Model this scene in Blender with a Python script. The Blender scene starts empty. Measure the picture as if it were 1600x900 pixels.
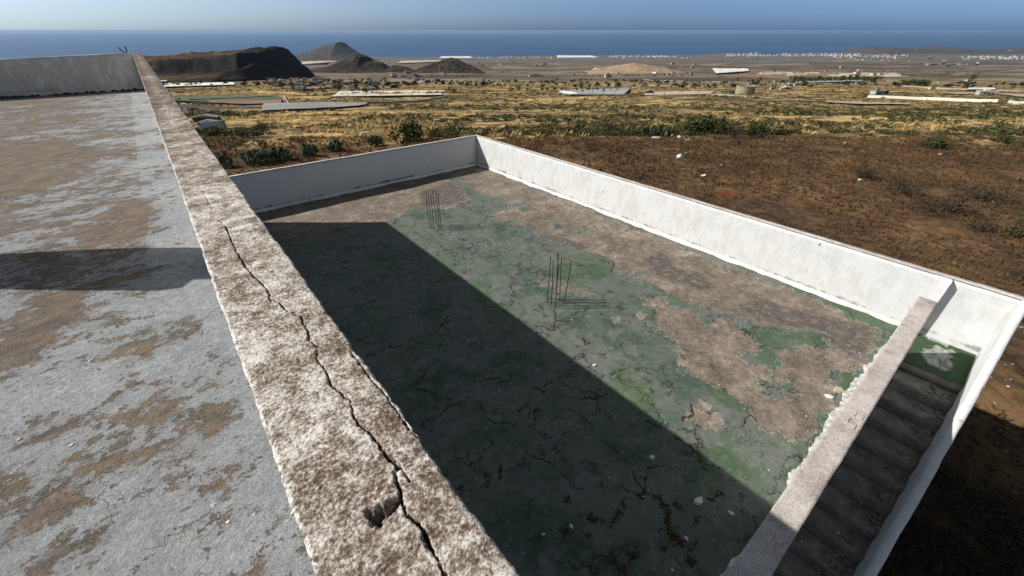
import bpy, math, random
import numpy as np
from mathutils import Vector
random.seed(7); rng = np.random.default_rng(7)
SC = bpy.context.scene
COL = SC.collection

# ------------------------------------------------------------------ camera, sky, sun, exposure
F = 631.0; PITCH = math.atan(403/631.0)
S = 5.4                       # metres from the lens down to the lower roof
H = 0.0935*S                  # metres from the lens down to the long coping
G = 1.77*S                    # metres from the lens down to the field
cam = bpy.data.cameras.new('camera'); camo = bpy.data.objects.new('camera', cam); COL.objects.link(camo)
camo.location = (0, 0, G); camo.rotation_euler = (math.pi/2-PITCH, 0, 0)
cam.sensor_width = 36; cam.lens = F/1600*36; cam.clip_start = 0.02; cam.clip_end = 400000
SC.camera = camo
SUN_EL = math.radians(40.2); SUN_AZ = math.radians(-90)      # the sun stands to the left, light travels along +X
world = bpy.data.worlds.new('World'); SC.world = world; world.use_nodes = True
wn = world.node_tree; wn.nodes.clear()
wo = wn.nodes.new('ShaderNodeOutputWorld'); bg = wn.nodes.new('ShaderNodeBackground'); sky = wn.nodes.new('ShaderNodeTexSky')
sky.sky_type = 'NISHITA'; sky.sun_disc = False; sky.sun_elevation = SUN_EL; sky.sun_rotation = SUN_AZ
sky.altitude = 300; sky.air_density = 1.0; sky.dust_density = 1.2; sky.ozone_density = 3.0
bg.inputs[1].default_value = 0.058
# a clear maritime sky: bluer and a little deeper low over the sea, paler towards the sun's side
def W_(ty): return wn.nodes.new('ShaderNode'+ty)
hs = W_('HueSaturation'); hs.inputs['Saturation'].default_value = .55; wn.links.new(sky.outputs[0], hs.inputs['Color'])
tc = W_('TexCoord'); sx = W_('SeparateXYZ'); wn.links.new(tc.outputs['Generated'], sx.inputs[0])
el = W_('MapRange'); el.interpolation_type = 'SMOOTHSTEP'; el.inputs[1].default_value = -.02; el.inputs[2].default_value = .28; wn.links.new(sx.outputs[2], el.inputs[0])
az = W_('MapRange'); az.interpolation_type = 'SMOOTHSTEP'; az.inputs[1].default_value = .45; az.inputs[2].default_value = -.95; wn.links.new(sx.outputs[0], az.inputs[0])
lowc = W_('Mix'); lowc.data_type = 'RGBA'; lowc.inputs[6].default_value = (.66, 1.08, 1.95, 1); lowc.inputs[7].default_value = (1.55, 1.95, 2.45, 1); wn.links.new(az.outputs[0], lowc.inputs[0])
allc = W_('Mix'); allc.data_type = 'RGBA'; allc.inputs[7].default_value = (1.02, 1.02, .95, 1); wn.links.new(el.outputs[0], allc.inputs[0]); wn.links.new(lowc.outputs[2], allc.inputs[6])
tint = W_('Mix'); tint.data_type = 'RGBA'; tint.blend_type = 'MULTIPLY'; tint.inputs[0].default_value = 1
wn.links.new(hs.outputs[0], tint.inputs[6]); wn.links.new(allc.outputs[2], tint.inputs[7]); wn.links.new(tint.outputs[2], bg.inputs[0]); wn.links.new(bg.outputs[0], wo.inputs[0])
sl = bpy.data.lights.new('sun', 'SUN'); sl.energy = 4.9; sl.angle = math.radians(0.53); sl.color = (1.0, 0.955, 0.89)
so = bpy.data.objects.new('sun', sl); COL.objects.link(so); so.location = (-20, 0, 40)
so.rotation_euler = Vector((math.cos(SUN_EL), 0, -math.sin(SUN_EL))).to_track_quat('-Z', 'Y').to_euler()
SC.view_settings.view_transform = 'Standard'; SC.view_settings.look = 'None'
SC.view_settings.exposure = 0.2; SC.view_settings.gamma = 1.0
SC.render.engine = 'CYCLES'; SC.cycles.volume_bounces = 0

# ------------------------------------------------------------------ the building frame: local X = B, local Y = A
cP, sP = math.cos(PITCH), math.sin(PITCH)
def ray(x, y):
    u = x-800.0; v = y-450.0
    return (u, F*cP-v*sP, -(v*cP+F*sP))
_a = (-606.0, ray(194, 47)[1]); _n = math.hypot(*_a); AX, AY = _a[0]/_n, _a[1]/_n
TH = math.atan2(-AX, AY)
def loc(x, y, depth):
    """photo direction -> local (b, a) on a level surface depth metres below the lens"""
    r = ray(x, y); t = depth/-r[2]; X, Y = r[0]*t, r[1]*t
    return (X*AY-Y*AX, X*AX+Y*AY)
def frame(o, z=0.0):
    o.rotation_euler = (0, 0, TH); o.location = (0, 0, z); return o

# ------------------------------------------------------------------ noise
def _hash(i, j, s):
    n = (i.astype(np.int64)*374761393 + j.astype(np.int64)*668265263 + s*1274126177) & 0x7fffffff
    n = ((n ^ (n >> 13))*1274126177) & 0x7fffffff
    return ((n ^ (n >> 16)) & 0xffff)/65535.0
def vnoise(x, y, s=0):
    x = np.asarray(x, float); y = np.asarray(y, float)
    i = np.floor(x); j = np.floor(y); fx = x-i; fy = y-j; fx = fx*fx*(3-2*fx); fy = fy*fy*(3-2*fy)
    i = i.astype(np.int64); j = j.astype(np.int64)
    a = _hash(i, j, s); b = _hash(i+1, j, s); c = _hash(i, j+1, s); d = _hash(i+1, j+1, s)
    return (a+(b-a)*fx)+((c+(d-c)*fx)-(a+(b-a)*fx))*fy
def fbm(x, y, s=0, o=4):
    t = 0; amp = .5
    for k in range(o):
        t = t+amp*vnoise(x*2**k, y*2**k, s+k*17); amp *= .5
    return t/(1-.5**o)
def segdist(px, py, pts, closed=False):
    d = np.full(px.shape, 1e9); n = len(pts)
    for k in range(n if closed else n-1):
        x0, y0 = pts[k]; x1, y1 = pts[(k+1) % n]
        dx, dy = x1-x0, y1-y0; L = dx*dx+dy*dy+1e-12
        t = np.clip(((px-x0)*dx+(py-y0)*dy)/L, 0, 1)
        d = np.minimum(d, np.hypot(px-x0-t*dx, py-y0-t*dy))
    return d
def inside(px, py, pts):
    c = np.zeros(px.shape, bool); n = len(pts); j = n-1
    for i in range(n):
        xi, yi = pts[i]; xj, yj = pts[j]
        if yi != yj:
            c ^= ((yi > py) != (yj > py)) & (px < (xj-xi)*(py-yi)/(yj-yi)+xi)
        j = i
    return c
def sdf(px, py, pts):
    d = segdist(px, py, pts, True)
    return np.where(inside(px, py, pts), d, -d)

# ------------------------------------------------------------------ mesh helpers
def mesh_np(name, V, Q, smooth=False, attrs=None):
    """V (n,3) floats, Q (m,k) ints"""
    V = np.asarray(V, np.float32); Q = np.asarray(Q, np.int32)
    me = bpy.data.meshes.new(name); m, k = Q.shape
    me.vertices.add(len(V)); me.vertices.foreach_set('co', V.ravel())
    me.loops.add(m*k); me.loops.foreach_set('vertex_index', Q.ravel())
    me.polygons.add(m); me.polygons.foreach_set('loop_start', np.arange(0, m*k, k, dtype=np.int32))
    me.polygons.foreach_set('loop_total', np.full(m, k, np.int32))
    if smooth: me.polygons.foreach_set('use_smooth', np.ones(m, bool))
    me.update(calc_edges=True)
    for nm, arr in (attrs or {}).items():
        at = me.attributes.new(nm, 'FLOAT', 'POINT'); at.data.foreach_set('value', np.asarray(arr, np.float32).ravel())
    me.validate(); return me
def gridq(nu, nv):
    i = np.arange(nu-1)[:, None]; j = np.arange(nv-1)[None, :]
    a = i*nv+j
    return np.stack([a, a+nv, a+nv+1, a+1], -1).reshape(-1, 4)
def link(name, me, mat, parent=None):
    o = bpy.data.objects.new(name, me); COL.objects.link(o)
    if mat and not me.materials: me.materials.append(mat)
    if parent: o.parent = parent
    return o
def tag(o, label=None, cat=None, group=None, kind=None):
    if label: o['label'] = label
    if cat: o['category'] = cat
    if group: o['group'] = group
    if kind: o['kind'] = kind
    return o
def empty(name, label, cat, loc_=(0, 0, 0), rz=0.0, group=None):
    o = bpy.data.objects.new(name, None); COL.objects.link(o); o.location = loc_; o.rotation_euler = (0, 0, rz)
    o.empty_display_size = .2
    return tag(o, label, cat, group)
class MB:
    """collects boxes / tubes / prisms"""
    def __init__(s): s.v = []; s.f = []
    def add(s, vs, fs):
        n = len(s.v); s.v += [tuple(p) for p in vs]; s.f += [tuple(i+n for i in f) for f in fs]
    def box(s, x0, x1, y0, y1, z0, z1):
        s.add([(x0,y0,z0),(x1,y0,z0),(x1,y1,z0),(x0,y1,z0),(x0,y0,z1),(x1,y0,z1),(x1,y1,z1),(x0,y1,z1)],
              [(0,3,2,1),(4,5,6,7),(0,1,5,4),(1,2,6,5),(2,3,7,6),(3,0,4,7)])
    def prism(s, prof, y0, y1):
        """profile in (x,z), extruded along y"""
        n = len(prof); s.add([(x, y0, z) for x, z in prof]+[(x, y1, z) for x, z in prof],
            [tuple(range(n)), tuple(range(2*n-1, n-1, -1))]+[(i, i+n, (i+1) % n+n, (i+1) % n) for i in range(n)])
    def tube(s, pts, r, n=6, cap=True):
        pts = [Vector(p) for p in pts]; rs = r if isinstance(r, (list, tuple)) else [r]*len(pts); vs = []
        for k, p in enumerate(pts):
            d = (pts[min(k+1, len(pts)-1)]-pts[max(k-1, 0)]).normalized()
            u = d.orthogonal().normalized() if k == 0 else (u-d*u.dot(d)).normalized(); w = d.cross(u)
            vs += [tuple(p+(u*math.cos(t)+w*math.sin(t))*rs[k]) for t in [2*math.pi*i/n for i in range(n)]]
        fs = [(k*n+i, k*n+(i+1) % n, (k+1)*n+(i+1) % n, (k+1)*n+i) for k in range(len(pts)-1) for i in range(n)]
        if cap: fs += [tuple(range(n-1, -1, -1)), tuple(range((len(pts)-1)*n, len(pts)*n))]
        s.add(vs, fs)
    def mesh(s, name):
        me = bpy.data.meshes.new(name); me.from_pydata(s.v, [], s.f); me.update(); return me
    def build(s, name, mat, parent=None): return link(name, s.mesh(name), mat, parent)
def rough_box(name, x0, x1, y0, y1, z0, z1, d, amp, mat, parent=None, seed=0, sag=None):
    """a closed box of small quads, corners softened and faces a little uneven; sag(x,y)->dz for the top"""
    V = {}; VL = []; Q = []
    def lin(a, b, dd): n = max(2, int(round(abs(b-a)/dd))+1); return np.linspace(a, b, n)
    dd = d if isinstance(d, (tuple, list)) else (d, d, d)
    X = lin(x0, x1, dd[0]); Y = lin(y0, y1, dd[1]); Z = lin(z0, z1, dd[2])
    nx, ny, nz = len(X), len(Y), len(Z)
    def vid(i, j, k):
        key = (i, j, k)
        if key not in V: V[key] = len(VL); VL.append((X[i], Y[j], Z[k]))
        return V[key]
    for i in range(nx-1):
        for j in range(ny-1):
            Q.append((vid(i,j,nz-1), vid(i+1,j,nz-1), vid(i+1,j+1,nz-1), vid(i,j+1,nz-1)))
            Q.append((vid(i,j,0), vid(i,j+1,0), vid(i+1,j+1,0), vid(i+1,j,0)))
    for i in range(nx-1):
        for k in range(nz-1):
            Q.append((vid(i,0,k), vid(i+1,0,k), vid(i+1,0,k+1), vid(i,0,k+1)))
            Q.append((vid(i,ny-1,k), vid(i,ny-1,k+1), vid(i+1,ny-1,k+1), vid(i+1,ny-1,k)))
    for j in range(ny-1):
        for k in range(nz-1):
            Q.append((vid(0,j,k), vid(0,j,k+1), vid(0,j+1,k+1), vid(0,j+1,k)))
            Q.append((vid(nx-1,j,k), vid(nx-1,j+1,k), vid(nx-1,j+1,k+1), vid(nx-1,j,k+1)))
    P = np.array(VL)
    a, b, c = P[:, 0].copy(), P[:, 1].copy(), P[:, 2].copy()
    wl = 3.0
    P[:, 0] += (fbm(b*wl+c*1.7, c*wl+5, seed, 3)-.5)*2*amp + (vnoise(b*25+c*3, c*25, seed+9)-.5)*amp*.5
    P[:, 1] += (fbm(a*wl+c*1.7, c*wl+9, seed+3, 3)-.5)*2*amp + (vnoise(a*25, c*25+b, seed+19)-.5)*amp*.5
    top = c > z1-1e-6
    P[top, 2] += ((fbm(a*wl, b*wl, seed+5, 3)-.5)*2*amp)[top]
    if sag is not None:
        P[:, 2] += sag(a, b)*((c-z0)/(z1-z0))
    me = mesh_np(name, P, np.array(Q)); return link(name, me, mat, parent)

# ------------------------------------------------------------------ node helpers
class NT:
    def __init__(s, name):
        s.m = bpy.data.materials.new(name); s.m.use_nodes = True; s.t = s.m.node_tree; s.t.nodes.clear()
        s.out = s.t.nodes.new('ShaderNodeOutputMaterial'); s.b = s.t.nodes.new('ShaderNodeBsdfPrincipled')
        s.t.links.new(s.b.outputs[0], s.out.inputs[0]); s.b.inputs['Roughness'].default_value = .9
        s.b.inputs['Specular IOR Level'].default_value = .25
    def n(s, ty): return s.t.nodes.new('ShaderNode'+ty)
    def set(s, sock, v):
        if isinstance(v, bpy.types.NodeSocket): s.t.links.new(v, sock)
        elif isinstance(v, (tuple, list)) and len(v) == 3 and sock.type == 'RGBA': sock.default_value = (*v, 1)
        else: sock.default_value = v
    def co(s, kind='Object'): return s.n('TexCoord').outputs[kind]
    def pos(s): return s.n('NewGeometry').outputs['Position']
    def map(s, v, scale=(1, 1, 1), rot=(0, 0, 0), loc_=(0, 0, 0)):
        m = s.n('Mapping'); s.set(m.inputs[0], v); m.inputs['Scale'].default_value = scale
        m.inputs['Rotation'].default_value = rot; m.inputs['Location'].default_value = loc_; return m.outputs[0]
    def noise(s, v, sc=1, det=4, rough=.55, dist=0, col=False):
        m = s.n('TexNoise'); s.set(m.inputs['Vector'], v); m.inputs['Scale'].default_value = sc
        m.inputs['Detail'].default_value = det; m.inputs['Roughness'].default_value = rough; m.inputs['Distortion'].default_value = dist
        return m.outputs[1 if col else 0]
    def voro(s, v, sc=1, feat='F1', out='Distance', rnd=1):
        m = s.n('TexVoronoi'); m.feature = feat; s.set(m.inputs['Vector'], v); m.inputs['Scale'].default_value = sc
        m.inputs['Randomness'].default_value = rnd; return m.outputs[out]
    def math(s, op, a, b=0.0, c=None, clamp=False):
        m = s.n('Math'); m.operation = op; m.use_clamp = clamp; s.set(m.inputs[0], a); s.set(m.inputs[1], b)
        if c is not None: s.set(m.inputs[2], c)
        return m.outputs[0]
    def ss(s, v, lo, hi, a=0.0, b=1.0):
        m = s.n('MapRange'); m.interpolation_type = 'SMOOTHSTEP'; s.set(m.inputs[0], v)
        m.inputs[1].default_value = lo; m.inputs[2].default_value = hi; m.inputs[3].default_value = a; m.inputs[4].default_value = b
        return m.outputs[0]
    def mix(s, f, a, b, mode='MIX'):
        m = s.n('Mix'); m.data_type = 'RGBA'; m.blend_type = mode; s.set(m.inputs[0], f); s.set(m.inputs[6], a); s.set(m.inputs[7], b)
        return m.outputs[2]
    def ramp(s, v, stops):
        m = s.n('ValToRGB'); s.set(m.inputs[0], v); e = m.color_ramp.elements
        while len(e) < len(stops): e.new(.5)
        for i, (p, c) in enumerate(stops): e[i].position = p; e[i].color = (*c, 1)
        return m.outputs[0]
    def sep(s, v):
        m = s.n('SeparateXYZ'); s.set(m.inputs[0], v); return m.outputs
    def attr(s, nm):
        m = s.n('Attribute'); m.attribute_name = nm; return m.outputs['Fac']
    def rnd(s): return s.n('ObjectInfo').outputs['Random']
    def bump(s, h, dist=.01, st=1.0):
        m = s.n('Bump'); m.inputs['Strength'].default_value = st; m.inputs['Distance'].default_value = dist
        s.set(m.inputs['Height'], h); s.t.links.new(m.outputs[0], s.b.inputs['Normal'])
    def base(s, c): s.set(s.b.inputs['Base Color'], c)
    def rough(s, v): s.set(s.b.inputs['Roughness'], v)

# ------------------------------------------------------------------ materials of the building
def m_coping():
    t = NT('lichened_coping'); c = t.co(); x, y, z = t.sep(c)
    fine = t.noise(c, 175, 5, .70); mid = t.noise(c, 38, 4, .7); big = t.noise(c, 11, 5, .7, .3); huge = t.noise(t.map(c, (1.5, .35, 1)), 1.6, 3, .6)
    far = t.ss(y, .8, 6.0)                                   # the far run of the coping is browner
    mid_line = t.math('ABSOLUTE', t.math('SUBTRACT', x, .05))
    v = t.math('ADD', t.math('MULTIPLY', fine, .95), t.math('MULTIPLY', mid, .62))
    v = t.math('ADD', v, t.math('MULTIPLY', big, .80)); v = t.math('ADD', v, t.math('MULTIPLY', huge, .34)); v = t.math('SUBTRACT', v, .495)
    v = t.math('SUBTRACT', v, t.math('MULTIPLY', far, .17))
    v = t.math('SUBTRACT', v, t.math('MULTIPLY', t.math('MULTIPLY', mid_line, far), 1.2))
    spk = t.noise(c, 260, 3, .8); v = t.math('ADD', v, t.math('MULTIPLY', t.math('SUBTRACT', spk, .5), .55))
    col = t.ramp(v, [(.56, (.060, .044, .033)), (.71, (.165, .120, .088)), (.80, (.32, .268, .222)), (.88, (.50, .455, .405)), (1.0, (.73, .71, .675))])
    # bare whitewash along the two arrises
    e1 = t.ss(t.math('ADD', x, t.math('MULTIPLY', t.noise(c, 45, 4), .012)), -.0394+.013, -.0394+.004)
    e2 = t.ss(t.math('SUBTRACT', x, t.math('MULTIPLY', t.noise(c, 45, 4), .014)), .134-.016, .134-.006)
    col = t.mix(t.math('MULTIPLY', t.math('MAXIMUM', e1, e2), t.ss(fine, .35, .6)), col, (.80, .79, .76))
    pit = t.ss(t.noise(c, 95, 2, .5), .27, .33); 
    col = t.mix(t.math('MULTIPLY', t.math('SUBTRACT', 1, pit), .7), col, (.055, .045, .037))
    cr = t.attr('crack'); col = t.mix(t.ss(cr, .1, .8), col, (.06, .05, .042))
    t.base(col); t.bump(t.math('ADD', t.math('MULTIPLY', fine, 1), t.math('MULTIPLY', t.math('ADD', mid, t.math('MULTIPLY', pit, .6)), 1)), .004, .9)
    return t.m
def m_coping_plain():
    t = NT('weathered_coping'); c = t.co(); fine = t.noise(c, 60, 5, .75); mid = t.noise(c, 9, 4, .65); big = t.noise(c, 1.3, 3)
    v = t.math('ADD', t.math('MULTIPLY', fine, .6), t.math('ADD', t.math('MULTIPLY', mid, .3), t.math('MULTIPLY', big, .25)))
    t.base(t.ramp(v, [(.40, (.17, .135, .12)), (.50, (.34, .29, .26)), (.60, (.52, .475, .44)), (.74, (.72, .69, .66))]))
    t.bump(t.math('ADD', fine, mid), .006, .8); return t.m
def m_wall(name, basez, top=(.69, .70, .705), mould=1.0):
    t = NT(name); c = t.co(); x, y, z = t.sep(c)
    st = t.noise(t.map(c, (1, 1, .55)), 5, 6, .75); fine = t.noise(c, 34, 5, .75); blot = t.noise(c, 1.7, 4, .7)
    col = t.mix(t.ss(st, .42, .64), top, (.595, .60, .595)); col = t.mix(t.math('MULTIPLY', t.ss(blot, .5, .75), .35), col, (.50, .50, .48))
    col = t.mix(t.math('MULTIPLY', t.ss(fine, .56, .74), .30), col, (.45, .45, .43))
    hz = t.math('SUBTRACT', z, basez)
    n1 = t.noise(t.map(c, (1, 1, .6)), 7.5, 6, .78); n2 = t.noise(c, 1.1, 3, .6)
    lim = t.math('ADD', t.math('MULTIPLY', n2, .50), t.math('MULTIPLY', n1, .42))
    m1 = t.ss(t.math('SUBTRACT', lim, t.math('MULTIPLY', t.math('ABSOLUTE', t.math('SUBTRACT', hz, .12)), 1.6)), .40, .52)
    col = t.mix(t.math('MULTIPLY', m1, .85*mould), col, (.085, .08, .075))
    spot = t.ss(t.voro(t.map(c, (1, 1, .45)), 1.7), .05, .03)
    col = t.mix(t.math('MULTIPLY', spot, .7), col, (.12, .11, .10))
    drip = t.math('MULTIPLY', t.ss(t.noise(t.map(c, (6, 6, .6)), 1.4, 6, .75), .60, .72), .22*mould)
    col = t.mix(drip, col, (.32, .31, .29))
    t.base(col); t.bump(t.math('ADD', t.noise(c, 85, 4, .7), t.math('MULTIPLY', st, 1.2)), .006, .75); return t.m
def m_lower_roof():
    t = NT('flaking_green_roof_paint'); c = t.co(); x, y, z = t.sep(c)
    w = t.noise(c, 5, 5, .65, 0, True)
    pe = t.attr('peel'); n = t.noise(c, 3.2, 6, .72); n2 = t.noise(c, 22, 4, .7)
    p = t.math('ADD', pe, t.math('MULTIPLY', t.math('SUBTRACT', n, .5), .95)); p = t.math('ADD', p, t.math('MULTIPLY', t.math('SUBTRACT', n2, .5), .16))
    small = t.ss(t.noise(c, 2.6, 6, .74, .5), .672, .680); small = t.math('MAXIMUM', small, t.ss(t.noise(c, 9, 5, .7), .70, .712))
    peel = t.math('MAXIMUM', t.ss(p, -.008, .012), small)
    # paint
    g1 = t.noise(c, .75, 6, .68, .15); g2 = t.noise(c, 2.2, 5, .7); fine = t.noise(c, 70, 4, .75); med = t.noise(c, 12, 5, .75)
    paint = t.ramp(g1, [(.33, (.042, .078, .050)), (.43, (.082, .108, .086)), (.53, (.130, .142, .122)), (.60, (.085, .120, .076)), (.72, (.098, .145, .068))])
    pm0 = t.noise(c, 3.8, 6, .8)
    paint = t.mix(t.ss(g2, .48, .62, 0, .70), paint, (.158, .163, .152))
    paint = t.mix(t.ss(t.noise(c, 1.1, 3, .6), .56, .64, 0, .6), paint, (.062, .108, .060))
    paint = t.mix(t.ss(t.math('ADD', t.attr('green'), t.math('MULTIPLY', t.math('SUBTRACT', pm0, .5), 1.6)), .38, .50, 0, .8), paint, (.060, .102, .052))
    paint = t.mix(t.ss(med, .60, .76, 0, .45), paint, (.26, .26, .25)); paint = t.mix(t.ss(fine, .36, .26, 0, .55), paint, (.03, .032, .028))
    pm = t.noise(c, 6.5, 6, .8); paint = t.mix(t.ss(pm, .565, .60, 0, .5), paint, (.215, .225, .20)); paint = t.mix(t.ss(pm, .43, .39, 0, .6), paint, (.040, .055, .040))
    # bare screed
    s1 = t.noise(c, 1.6, 5, .7); s2 = t.noise(c, 45, 5, .8)
    s3 = t.noise(c, 7, 5, .8); scr = t.ramp(t.math('ADD', t.math('MULTIPLY', s1, .5), t.math('MULTIPLY', s3, .5)), [(.38, (.058, .045, .036)), (.45, (.100, .079, .059)), (.505, (.160, .128, .098)), (.56, (.22, .18, .142)), (.63, (.36, .32, .27))])
    scr = t.mix(t.ss(s2, .40, .66, 0, .55), scr, (.33, .285, .245)); scr = t.mix(t.ss(s2, .50, .30, 0, .6), scr, (.085, .068, .055))
    dk = t.ss(t.math('ADD', t.attr('dark'), t.math('MULTIPLY', t.math('SUBTRACT', n, .5), .7)), -.04, .06)
    scr = t.mix(t.math('MULTIPLY', dk, .82), scr, t.ramp(s2, [(.35, (.045, .040, .037)), (.6, (.115, .10, .092)), (.75, (.23, .20, .18))]))
    scr = t.mix(t.math('MULTIPLY', dk, t.ss(pm, .50, .60)), scr, (.21, .175, .15)); col = t.mix(peel, paint, scr)
    rim = t.math('MULTIPLY', t.ss(p, -.035, .0), t.ss(p, .035, .0)); col = t.mix(t.math('MULTIPLY', rim, t.ss(n2, .46, .58, 0, .7)), col, (.46, .42, .37)); rim2 = t.math('MULTIPLY', t.ss(p, -.012, .0), t.ss(p, .012, .0)); col = t.mix(t.math('MULTIPLY', rim2, t.ss(n2, .54, .44, 0, .8)), col, (.03, .028, .024))
    # fine crazing that the mesh is too coarse for, and dirt in the wide cracks
    vv = t.n('VectorMath'); vv.operation = 'ADD'; t.set(vv.inputs[0], c); wv = t.n('VectorMath'); wv.operation = 'SCALE'; t.set(wv.inputs[0], w); wv.inputs[3].default_value = .55; t.set(vv.inputs[1], wv.outputs[0])
    ed = t.voro(vv.outputs[0], 1.15, 'DISTANCE_TO_EDGE'); cz = t.math('MULTIPLY', t.ss(ed, .017, .005), t.ss(t.noise(c, 1.3, 3), .44, .53))
    ed2 = t.voro(vv.outputs[0], 3.1, 'DISTANCE_TO_EDGE'); cz2 = t.math('MULTIPLY', t.ss(ed2, .030, .008), t.ss(t.noise(c, 2.1, 3), .53, .61))
    cz = t.math('MAXIMUM', cz, t.math('MULTIPLY', cz2, .6))
    col = t.mix(t.math('MULTIPLY', cz, t.math('SUBTRACT', 1, t.math('MULTIPLY', peel, .75))), col, (.028, .024, .02))
    cr = t.attr('crack'); moss = t.ramp(t.noise(c, 26, 3), [(.4, (.022, .020, .016)), (.62, (.075, .042, .020)), (.72, (.06, .06, .03))])
    col = t.mix(t.ss(t.math('ADD', cr, t.math('MULTIPLY', t.math('SUBTRACT', n2, .5), .7)), .25, .6), col, moss)
    t.base(col); t.rough(t.mix(peel, (.62,)*3, (.95,)*3))
    hh = t.math('ADD', t.math('MULTIPLY', peel, -1.0), t.math('ADD', t.math('MULTIPLY', t.math('MULTIPLY', s2, peel), .9), t.math('MULTIPLY', med, .35)))
    hh = t.math('SUBTRACT', hh, t.math('MULTIPLY', cz, 1.3)); t.bump(hh, .006, .9); return t.m
def m_upper_roof():
    t = NT('stained_roof_screed'); c = t.co(); x, y, z = t.sep(c)
    cs = t.map(c, (.88, 1.12, 1), (0, 0, .12))               # the wear runs across the roof
    a = t.noise(cs, 1.35, 8, .70, .3); b = t.noise(cs, 8, 7, .80); c4 = t.noise(c, 3.3, 6, .75)
    fine = t.noise(c, 130, 5, .8); med = t.noise(c, 26, 6, .8)
    grey = t.ramp(t.noise(c, 1.1, 5, .65), [(.3, (.27, .30, .335)), (.5, (.36, .385, .412)), (.7, (.45, .465, .48))])
    grey = t.mix(t.ss(b, .40, .56, .55, 0), grey, (.205, .215, .225)); grey = t.mix(t.ss(med, .40, .56, .55, 0), grey, (.17, .172, .172))
    grey = t.mix(t.ss(med, .56, .70, 0, .6), grey, (.56, .57, .57)); grey = t.mix(t.ss(fine, .52, .64, 0, .45), grey, (.62, .62, .61)); grey = t.mix(t.ss(fine, .47, .36, 0, .6), grey, (.10, .10, .098))
    k = t.math('ADD', t.math('MULTIPLY', t.math('SUBTRACT', a, .5), 1.0), t.math('MULTIPLY', t.math('SUBTRACT', b, .5), 1.35))
    k = t.math('ADD', k, t.math('MULTIPLY', t.math('SUBTRACT', c4, .5), .45)); k = t.math('ADD', k, t.math('MULTIPLY', t.math('SUBTRACT', med, .5), .55)); k = t.math('ADD', k, t.math('MULTIPLY', t.math('SUBTRACT', fine, .5), .25))
    k = t.math('ADD', k, t.math('MULTIPLY', t.ss(x, -.45, -2.2), .10)); k = t.math('ADD', k, t.math('MULTIPLY', t.ss(y, 1.8, 4.5), .09))
    strip = t.math('MULTIPLY', t.ss(t.math('ADD', x, t.math('MULTIPLY', t.noise(c, 3, 5), .06)), -.41, -.375), t.ss(y, 1.6, 2.4))
    k = t.math('SUBTRACT', k, t.math('MULTIPLY', strip, .10)); k = t.math('ADD', k, t.math('MULTIPLY', t.ss(t.attr('stain'), -.10, .07), .17))
    ln = t.noise(t.map(c, (.85, 1.15, 1)), 6.5, 7, .78)
    brown = t.ramp(ln, [(.38, (.042, .034, .028)), (.46, (.085, .063, .045)), (.53, (.155, .105, .064)), (.60, (.21, .13, .068)), (.70, (.11, .072, .045))])
    brown = t.mix(t.ss(fine, .50, .64, 0, .5), brown, (.34, .30, .25)); brown = t.mix(t.ss(fine, .46, .36, 0, .6), brown, (.040, .032, .026))
    col = t.mix(t.math('MULTIPLY', t.ss(k, .075, .15, 0, .92), t.ss(t.math('ADD', t.noise(t.map(c, (.8, 1.25, 1)), 13, 7, .85), t.math('MULTIPLY', k, .55)), .44, .60, .12, 1)), grey, brown)
    col = t.mix(t.ss(k, .02, .11, 0, .25), col, (.19, .155, .115))
    dkp = t.ss(t.noise(cs, 5.2, 6, .78), .645, .665, 0, .75); col = t.mix(dkp, col, (.085, .078, .070))
    pale = t.ss(t.noise(cs, 4.1, 7, .8), .62, .66, 0, .6); col = t.mix(pale, col, (.53, .55, .565))
    wc = t.noise(c, 3.5, 4, .6, 0, True); vv = t.n('VectorMath'); vv.operation = 'ADD'; t.set(vv.inputs[0], c); wv = t.n('VectorMath'); wv.operation = 'SCALE'; t.set(wv.inputs[0], wc); wv.inputs[3].default_value = .6; t.set(vv.inputs[1], wv.outputs[0])
    cz = t.math('MULTIPLY', t.ss(t.voro(vv.outputs[0], 2.4, 'DISTANCE_TO_EDGE'), .010, .003), t.ss(t.noise(c, 2.3, 3), .55, .62))
    col = t.mix(t.math('MULTIPLY', cz, .75), col, (.07, .065, .06))
    tw = t.noise(t.map(c, (50, 4, 1), (0, 0, -.35)), 1.4, 3, .6)
    t.base(col); t.bump(t.math('ADD', t.math('ADD', fine, t.math('MULTIPLY', med, 2.6)), t.math('ADD', t.math('MULTIPLY', t.math('MULTIPLY', tw, t.ss(c4, .5, .6)), .7), t.math('MULTIPLY', t.ss(k, .1, .18), -1.2))), .005, 1.0); return t.m
def m_stair():
    t = NT('bare_stair_concrete'); c = t.co(); n = t.noise(c, 4, 5, .7); f = t.noise(c, 40, 4, .75)
    col = t.ramp(n, [(.3, (.13, .12, .105)), (.5, (.22, .205, .18)), (.7, (.33, .31, .275))]); col = t.mix(t.ss(f, .5, .7, 0, .5), col, (.08, .07, .06))
    t.base(t.mix(1.0, col, (1.35, 1.33, 1.30), 'MULTIPLY')); t.bump(t.math('ADD', n, f), .005, .9); return t.m
def m_landing():
    t = NT('green_landing_paint'); c = t.co(); x, y, z = t.sep(c)
    n = t.noise(c, 5, 6, .75); f = t.noise(c, 45, 4, .75); s = t.noise(t.map(c, (1, 2.4, 1), (0, 0, .5)), 4, 6, .8, 1)
    col = t.mix(t.ss(n, .5, .68, 0, .5), (.040, .078, .034), (.115, .125, .085)); col = t.mix(t.ss(f, .55, .7, 0, .5), col, (.03, .045, .025))
    col = t.mix(t.attr('plaster_splash'), col, t.mix(t.ss(s, .40, .60), (.50, .50, .47), (.17, .17, .155)))
    t.base(col); t.bump(t.math('ADD', n, f), .008, .9); return t.m
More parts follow.
